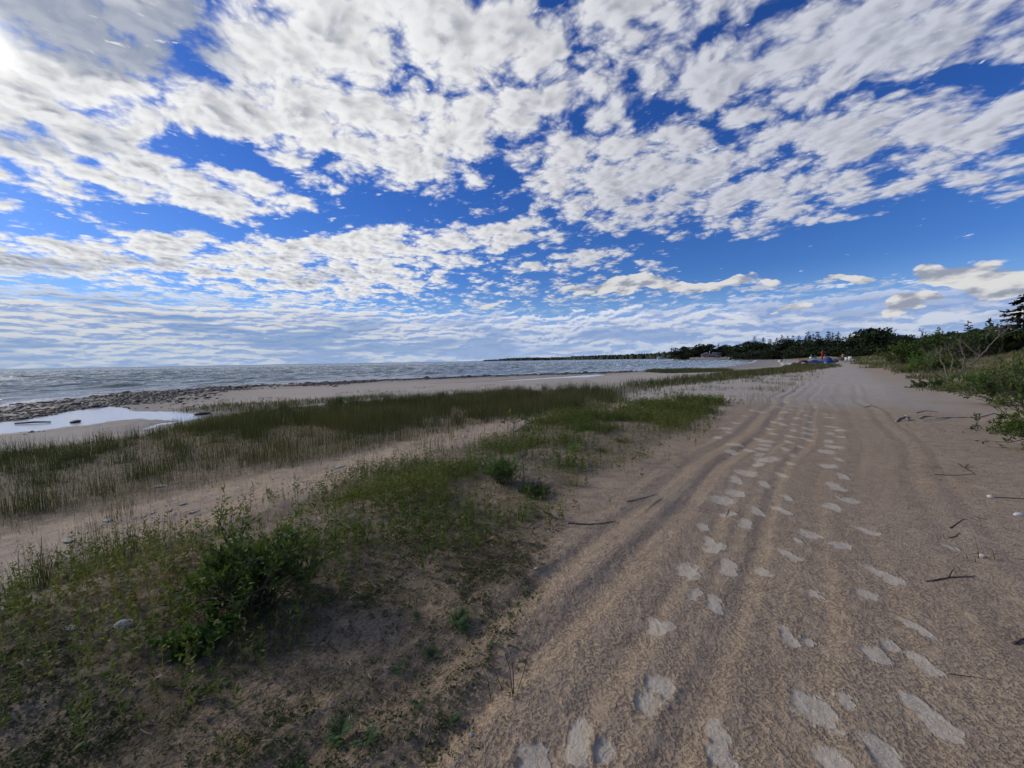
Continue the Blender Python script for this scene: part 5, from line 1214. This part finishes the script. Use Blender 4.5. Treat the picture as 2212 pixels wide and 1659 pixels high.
# crumpled blue tarpaulin: a draped heap
D = 76; X, Y, Z = P3(1768, 786, D); z0 = on(X, Y)
u = np.linspace(-1, 1, 64); v = np.linspace(-1, 1, 30); UU, VV = np.meshgrid(u, v); a = 2.9; b2 = 1.2
hx = .95 * np.exp(-((UU - .52) / .33) ** 2) + .50 * np.exp(-((UU + .25) / .42) ** 2) + .18 * np.exp(-((UU + .8) / .2) ** 2)
hz = hx * np.clip(1 - VV ** 2, 0, 1) ** .6 * (1 + .30 * fbm(UU * 4, VV * 3, 3, 401)) + .14 * np.abs(fbm(UU * 6 + VV * 2, VV * 5, 3, 402))
edge_ = np.clip(1.15 - np.maximum(np.abs(UU), np.abs(VV)) ** 4, 0, 1)
V = np.stack([UU * a * (1 + .05 * fbm(VV * 3, UU, 2, 403)), VV * b2 * (.8 + .5 * hx) + .3 * fbm(UU * 3, VV, 2, 404), hz * edge_ * 1.3 - .02], -1).reshape(-1, 3)
i, j = np.meshgrid(np.arange(29), np.arange(63), indexing='ij'); f = np.stack([i * 64 + j, i * 64 + j + 1, (i + 1) * 64 + j + 1, (i + 1) * 64 + j], -1).reshape(-1, 4)
g = Geo(); g.add(V, f); o = link('blue_tarpaulin', g.mesh('blue_tarpaulin', BLUE, True), None, (X, Y, z0), math.radians(-35)); tag(o, 'big crumpled blue tarpaulin heaped over gear on the far sand', 'tarpaulin')
def closed_umbrella(px, pb, D, h, mat, lab, wmax, name='closed_umbrella'):
    X, Y, _ = P3(px, pb, D); z = on(X, Y); root = empty(name, (X, Y, z)); tag(root, lab, 'umbrella')
    solid('pole', WHT, root, lambda g: tube(g, [(0, 0, -.1), (0, 0, h + .08)], [.03, .025], 8), True)
    def can(g):
        zz_ = np.array([.12, .3, .45, .55, .68, .8, .9, .97, 1.0]) * h; rr_ = np.array([.5, .55, .50, .62, .85, 1.0, .9, .45, .1]) * wmax / 2
        A = np.arange(16) / 16 * 2 * np.pi; V = []
        for q, r in zip(zz_, rr_):
            ra = r * (1 + .18 * np.cos(A * 8)); V.append(np.stack([ra * np.cos(A), ra * np.sin(A), np.full(16, q)], 1))
        V = np.concatenate(V); i, j = np.meshgrid(np.arange(8), np.arange(16), indexing='ij'); j2 = (j + 1) % 16
        g.add(V, np.stack([i * 16 + j, i * 16 + j2, (i + 1) * 16 + j2, (i + 1) * 16 + j], -1).reshape(-1, 4)); g.add(V[:16], None, [[0, k_ + 1, k_] for k_ in range(1, 15)])
    solid('canopy', mat, root, can, True); return root
closed_umbrella(1776, 777, 100, 2.75, REDM, 'tall dark red closed umbrella standing behind the blue tarpaulin', .55)
closed_umbrella(1821, 776, 95, 1.75, ORM, 'short faded red closed umbrella between tarpaulin and white chairs', .60)
def lounge(px, pb, D, rz, mat, lab, name='beach_chair', s=1.0, group=None):
    X, Y, _ = P3(px, pb, D); z = on(X, Y); root = empty(name, (X, Y, z), rz, s); tag(root, lab, 'chair', group)
    solid('seat', mat, root, lambda g: g.add([(-.3, -.3, .34), (.3, -.3, .34), (.3, .3, .26), (-.3, .3, .26), (-.3, -.3, .38), (.3, -.3, .38), (.3, .3, .30), (-.3, .3, .30)], [[3, 2, 1, 0], [4, 5, 6, 7], [0, 1, 5, 4], [1, 2, 6, 5], [2, 3, 7, 6], [3, 0, 4, 7]]))
    solid('backrest', mat, root, lambda g: g.add([(-.28, .3, .28), (.28, .3, .28), (.32, .62, .98), (-.32, .62, .98), (-.28, .34, .27), (.28, .34, .27), (.32, .66, .96), (-.32, .66, .96)], [[0, 1, 2, 3], [7, 6, 5, 4], [0, 4, 5, 1], [1, 5, 6, 2], [2, 6, 7, 3], [3, 7, 4, 0]]))
    for sx in (-.3, .3):
        solid('armrest', mat, root, lambda g: box(g, (sx * 1.15, .05, .56), (.10, .75, .035)))
        solid('leg', mat, root, lambda g: box(g, (sx, -.27, .27), (.06, .06, .56)))
        solid('leg', mat, root, lambda g: box(g, (sx, .35, .27), (.06, .06, .56)))
    return root
lounge(1838, 776, 90, 2.2, PALE, 'white beach chair in the middle of the three right of the faded red umbrella', s=1.2)
lounge(1829, 777, 92, -.6, PALE, 'greyish white beach chair just right of the faded red umbrella')
lounge(1845, 776.5, 95, 1.0, PALE, 'small white beach chair at the far right of the gear pile', s=.8)
lounge(1731, 775, 140, .6, ORM, 'reddish beach chair on the sand behind the gear, near the small boat', s=1.3)
lounge(1816, 778, 92, 3.0, TEAL, 'dark teal beach chair in front of the faded red umbrella', s=.9)
# small boat with a mast
X, Y, _ = P3(1758, 772.5, 150); root = empty('small_boat', (X, Y, on(X, Y) + .35), .15); tag(root, 'small white and teal boat with short white mast on the far sand', 'boat')
def hull(g):
    n = 14; t = np.linspace(-1, 1, n); w_ = .55 * (1 - np.clip(t, 0, 1) ** 2.2) * (1 - .15 * np.clip(-t, 0, 1)); sec = [(-1, .42), (-.9, .12), (-.5, -.1), (0, -.16), (.5, -.1), (.9, .12), (1, .42)]
    V = np.array([[(tt * 1.6), s_ * ww, z_ + .12 * tt * tt] for tt, ww in zip(t, w_) for s_, z_ in sec]); m = len(sec)
    i, j = np.meshgrid(np.arange(n - 1), np.arange(m - 1), indexing='ij'); g.add(V, np.stack([i * m + j, (i + 1) * m + j, (i + 1) * m + j + 1, i * m + j + 1], -1).reshape(-1, 4))
    g.add(V[:m], None, [[0, k_ + 1, k_] for k_ in range(1, m - 1)])
    top = np.array([[V[k_ * m, 0], V[k_ * m, 1] * .96, V[k_ * m, 2] - .05] for k_ in range(n)] + [[V[k_ * m + m - 1, 0], V[k_ * m + m - 1, 1] * .96, V[k_ * m + m - 1, 2] - .05] for k_ in range(n)]); g.add(top, [[k_, k_ + 1, n + k_ + 1, n + k_] for k_ in range(n - 1)])
solid('hull', PALE, root, hull, True)
solid('stripe', TEAL, root, lambda g: [box(g, (-.3, s_ * .56, .14), (2.2, .04, .12)) for s_ in (-1, 1)])
solid('mast', WHT, root, lambda g: tube(g, [(-1.3, 0, -.2), (-1.3, 0, 1.7)], [.045, .03], 6), True)
# loose poles
for (a1, b1, a2_, b2_, D1, D2, lab) in ((1722, 786.5, 1745, 777, 74, 80, 'thin pale pole leaning against the left end of the blue tarpaulin'), (1793, 784, 1822, 772, 74, 82, 'long pale pole lying up from the right end of the blue tarpaulin'), (1822, 782.5, 1842, 779, 80, 88, 'pale plank lying on the grass right of the long pole')):
    p1 = np.array(P3(a1, b1, D1)); p2 = np.array(P3(a2_, b2_, D2)); p1[2] = on(p1[0], p1[1]) + .03; p2[2] = max(p2[2], on(p2[0], p2[1]) + .05)
    g = Geo(); tube(g, [(0, 0, 0), tuple((p2 - p1) / 2), tuple(p2 - p1)], [.045, .045, .04], 6); o = link('pole', g.mesh('pole', DEADW, True), None, tuple(p1)); tag(o, lab, 'pole')
# bags and cloth bundles
for k_, (px, py, D, s3, mat, lab) in enumerate([(1731, 786, 74, (.55, .4, .42), MAR, 'maroon bundle beside the left end of the blue tarpaulin'), (1726, 781, 76, (.45, .35, .35), MAR, 'small maroon bag behind the maroon bundle'), (1738, 785, 74, (.6, .45, .5), DARKC, 'black bag between maroon bundle and blue tarpaulin'), (1718, 784, 75, (.55, .4, .45), NAVY, 'navy blue bundle on the sand left of the maroon one'), (1708, 786, 74, (.4, .3, .2), DARKC, 'flat black bag at the left end of the gear pile'), (1736, 788, 73, (.4, .3, .25), STONEG, 'grey bundle in front of the black bag'), (1783, 788, 73, (.28, .22, .16), WHITE, 'pale yellow white lump in front of the blue tarpaulin'), (1804, 779, 86, (.7, .5, .45), TWIG, 'brown heap of gear right of the blue tarpaulin'), (1722, 777.5, 80, (.55, .3, .35), PALE, 'pale crumpled sheet at the top of the white rubble'), (1790, 776, 90, (1.6, .5, .55), PALE, 'long whitish object lying behind the hump of the blue tarpaulin')]):
    X, Y, _ = P3(px, py, D); nm = 'cloth_bundle' if k_ < 6 else ('gear_heap' if k_ == 7 else 'pale_bundle'); o = link(nm, blob_mesh(nm, mat, 500 + k_, 3, .7, 1.0), None, (X, Y, on(X, Y) + s3[2] * .5), rng.uniform(0, 3), s3); tag(o, lab, 'bundle')
# white rubble
for i in range(60):
    px = rng.uniform(1690, 1720); py = rng.uniform(776.5, 782.5) + .1 * (px - 1690) * .3; X, Y = at(px, py + 1.5); X, Y, _ = P3(px, 780, rng.uniform(76, 96)); s_ = rng.uniform(.22, .46)
    o = link('white_rock', bl[i % 5], None, (X, Y, on(X, Y) + s_ * rng.uniform(.3, 1.1)), rng.uniform(0, 6), (s_ * 1.2, s_, s_ * .8)); o.data = bl[i % 5]; tag(o, 'whitish rock in the pile left of the blue tarpaulin', 'rock', 'whitish rocks piled by the gear')
X, Y, _ = P3(1684, 776, 130); o = link('pale_bag', blob_mesh('pale_bag', PALE, 600, 3, .3, .9), None, (X, Y, on(X, Y) + .35), 0, (.45, .4, .45)); tag(o, 'pale rounded sack beside the person in black', 'sack')
X, Y, _ = P3(1698, 776, 125); g = Geo(); tube(g, [(0, 0, -.2), (0, 0, .7), (.02, 0, 1.35)], [.06, .055, .05], 6); tube(g, [(-.18, 0, 1.15), (.2, 0, 1.15)], [.04, .04], 5); o = link('wooden_post', g.mesh('wooden_post', DEADW, True), None, (X, Y, on(X, Y))); tag(o, 'thin grey post standing behind the whitish rocks', 'post')
# person in black
X, Y, _ = P3(1689, 776.5, 125); z = on(X, Y); root = empty('person', (X, Y, z), .4); tag(root, 'person in black clothes standing at the left of the gear pile', 'person')
def skinned(name, joints, edges, mat, parent):
    me = bpy.data.meshes.new(name); me.from_pydata([j[:3] for j in joints], edges, []); o = link(name, me, parent); me.materials.append(mat)
    md = o.modifiers.new('skin', 'SKIN'); 
    for v_, j in zip(me.skin_vertices[0].data, joints): v_.radius = (j[3], j[4] if len(j) > 4 else j[3])
    me.skin_vertices[0].data[0].use_root = True
    o.modifiers.new('sub', 'SUBSURF').levels = 2; o.modifiers['sub'].render_levels = 2; return o
J = [(0, 0, .92, .15, .11), (0, 0, 1.12, .13, .10), (0, 0, 1.34, .17, .11), (0, 0, 1.48, .06), (0, .01, 1.56, .075), (0, .0, 1.68, .085), (0, 0, 1.74, .05),
     (-.10, 0, .86, .09), (-.12, .03, .48, .06), (-.13, 0, .08, .045), (-.14, -.12, .04, .04), (.10, 0, .86, .09), (.13, -.04, .48, .06), (.15, 0, .08, .045), (.16, -.12, .04, .04),
     (-.20, 0, 1.38, .06), (-.26, .03, 1.12, .042), (-.25, -.06, .88, .032), (-.24, -.09, .80, .03), (.20, 0, 1.38, .06), (.27, .03, 1.12, .042), (.26, -.07, .88, .032), (.25, -.1, .80, .03)]
skinned('body', J, [(0, 1), (1, 2), (2, 3), (3, 4), (4, 5), (5, 6), (0, 7), (7, 8), (8, 9), (9, 10), (0, 11), (11, 12), (12, 13), (13, 14), (2, 15), (15, 16), (16, 17), (17, 18), (2, 19), (19, 20), (20, 21), (21, 22)], DARKC, root)
bpy.context.view_layer.update()
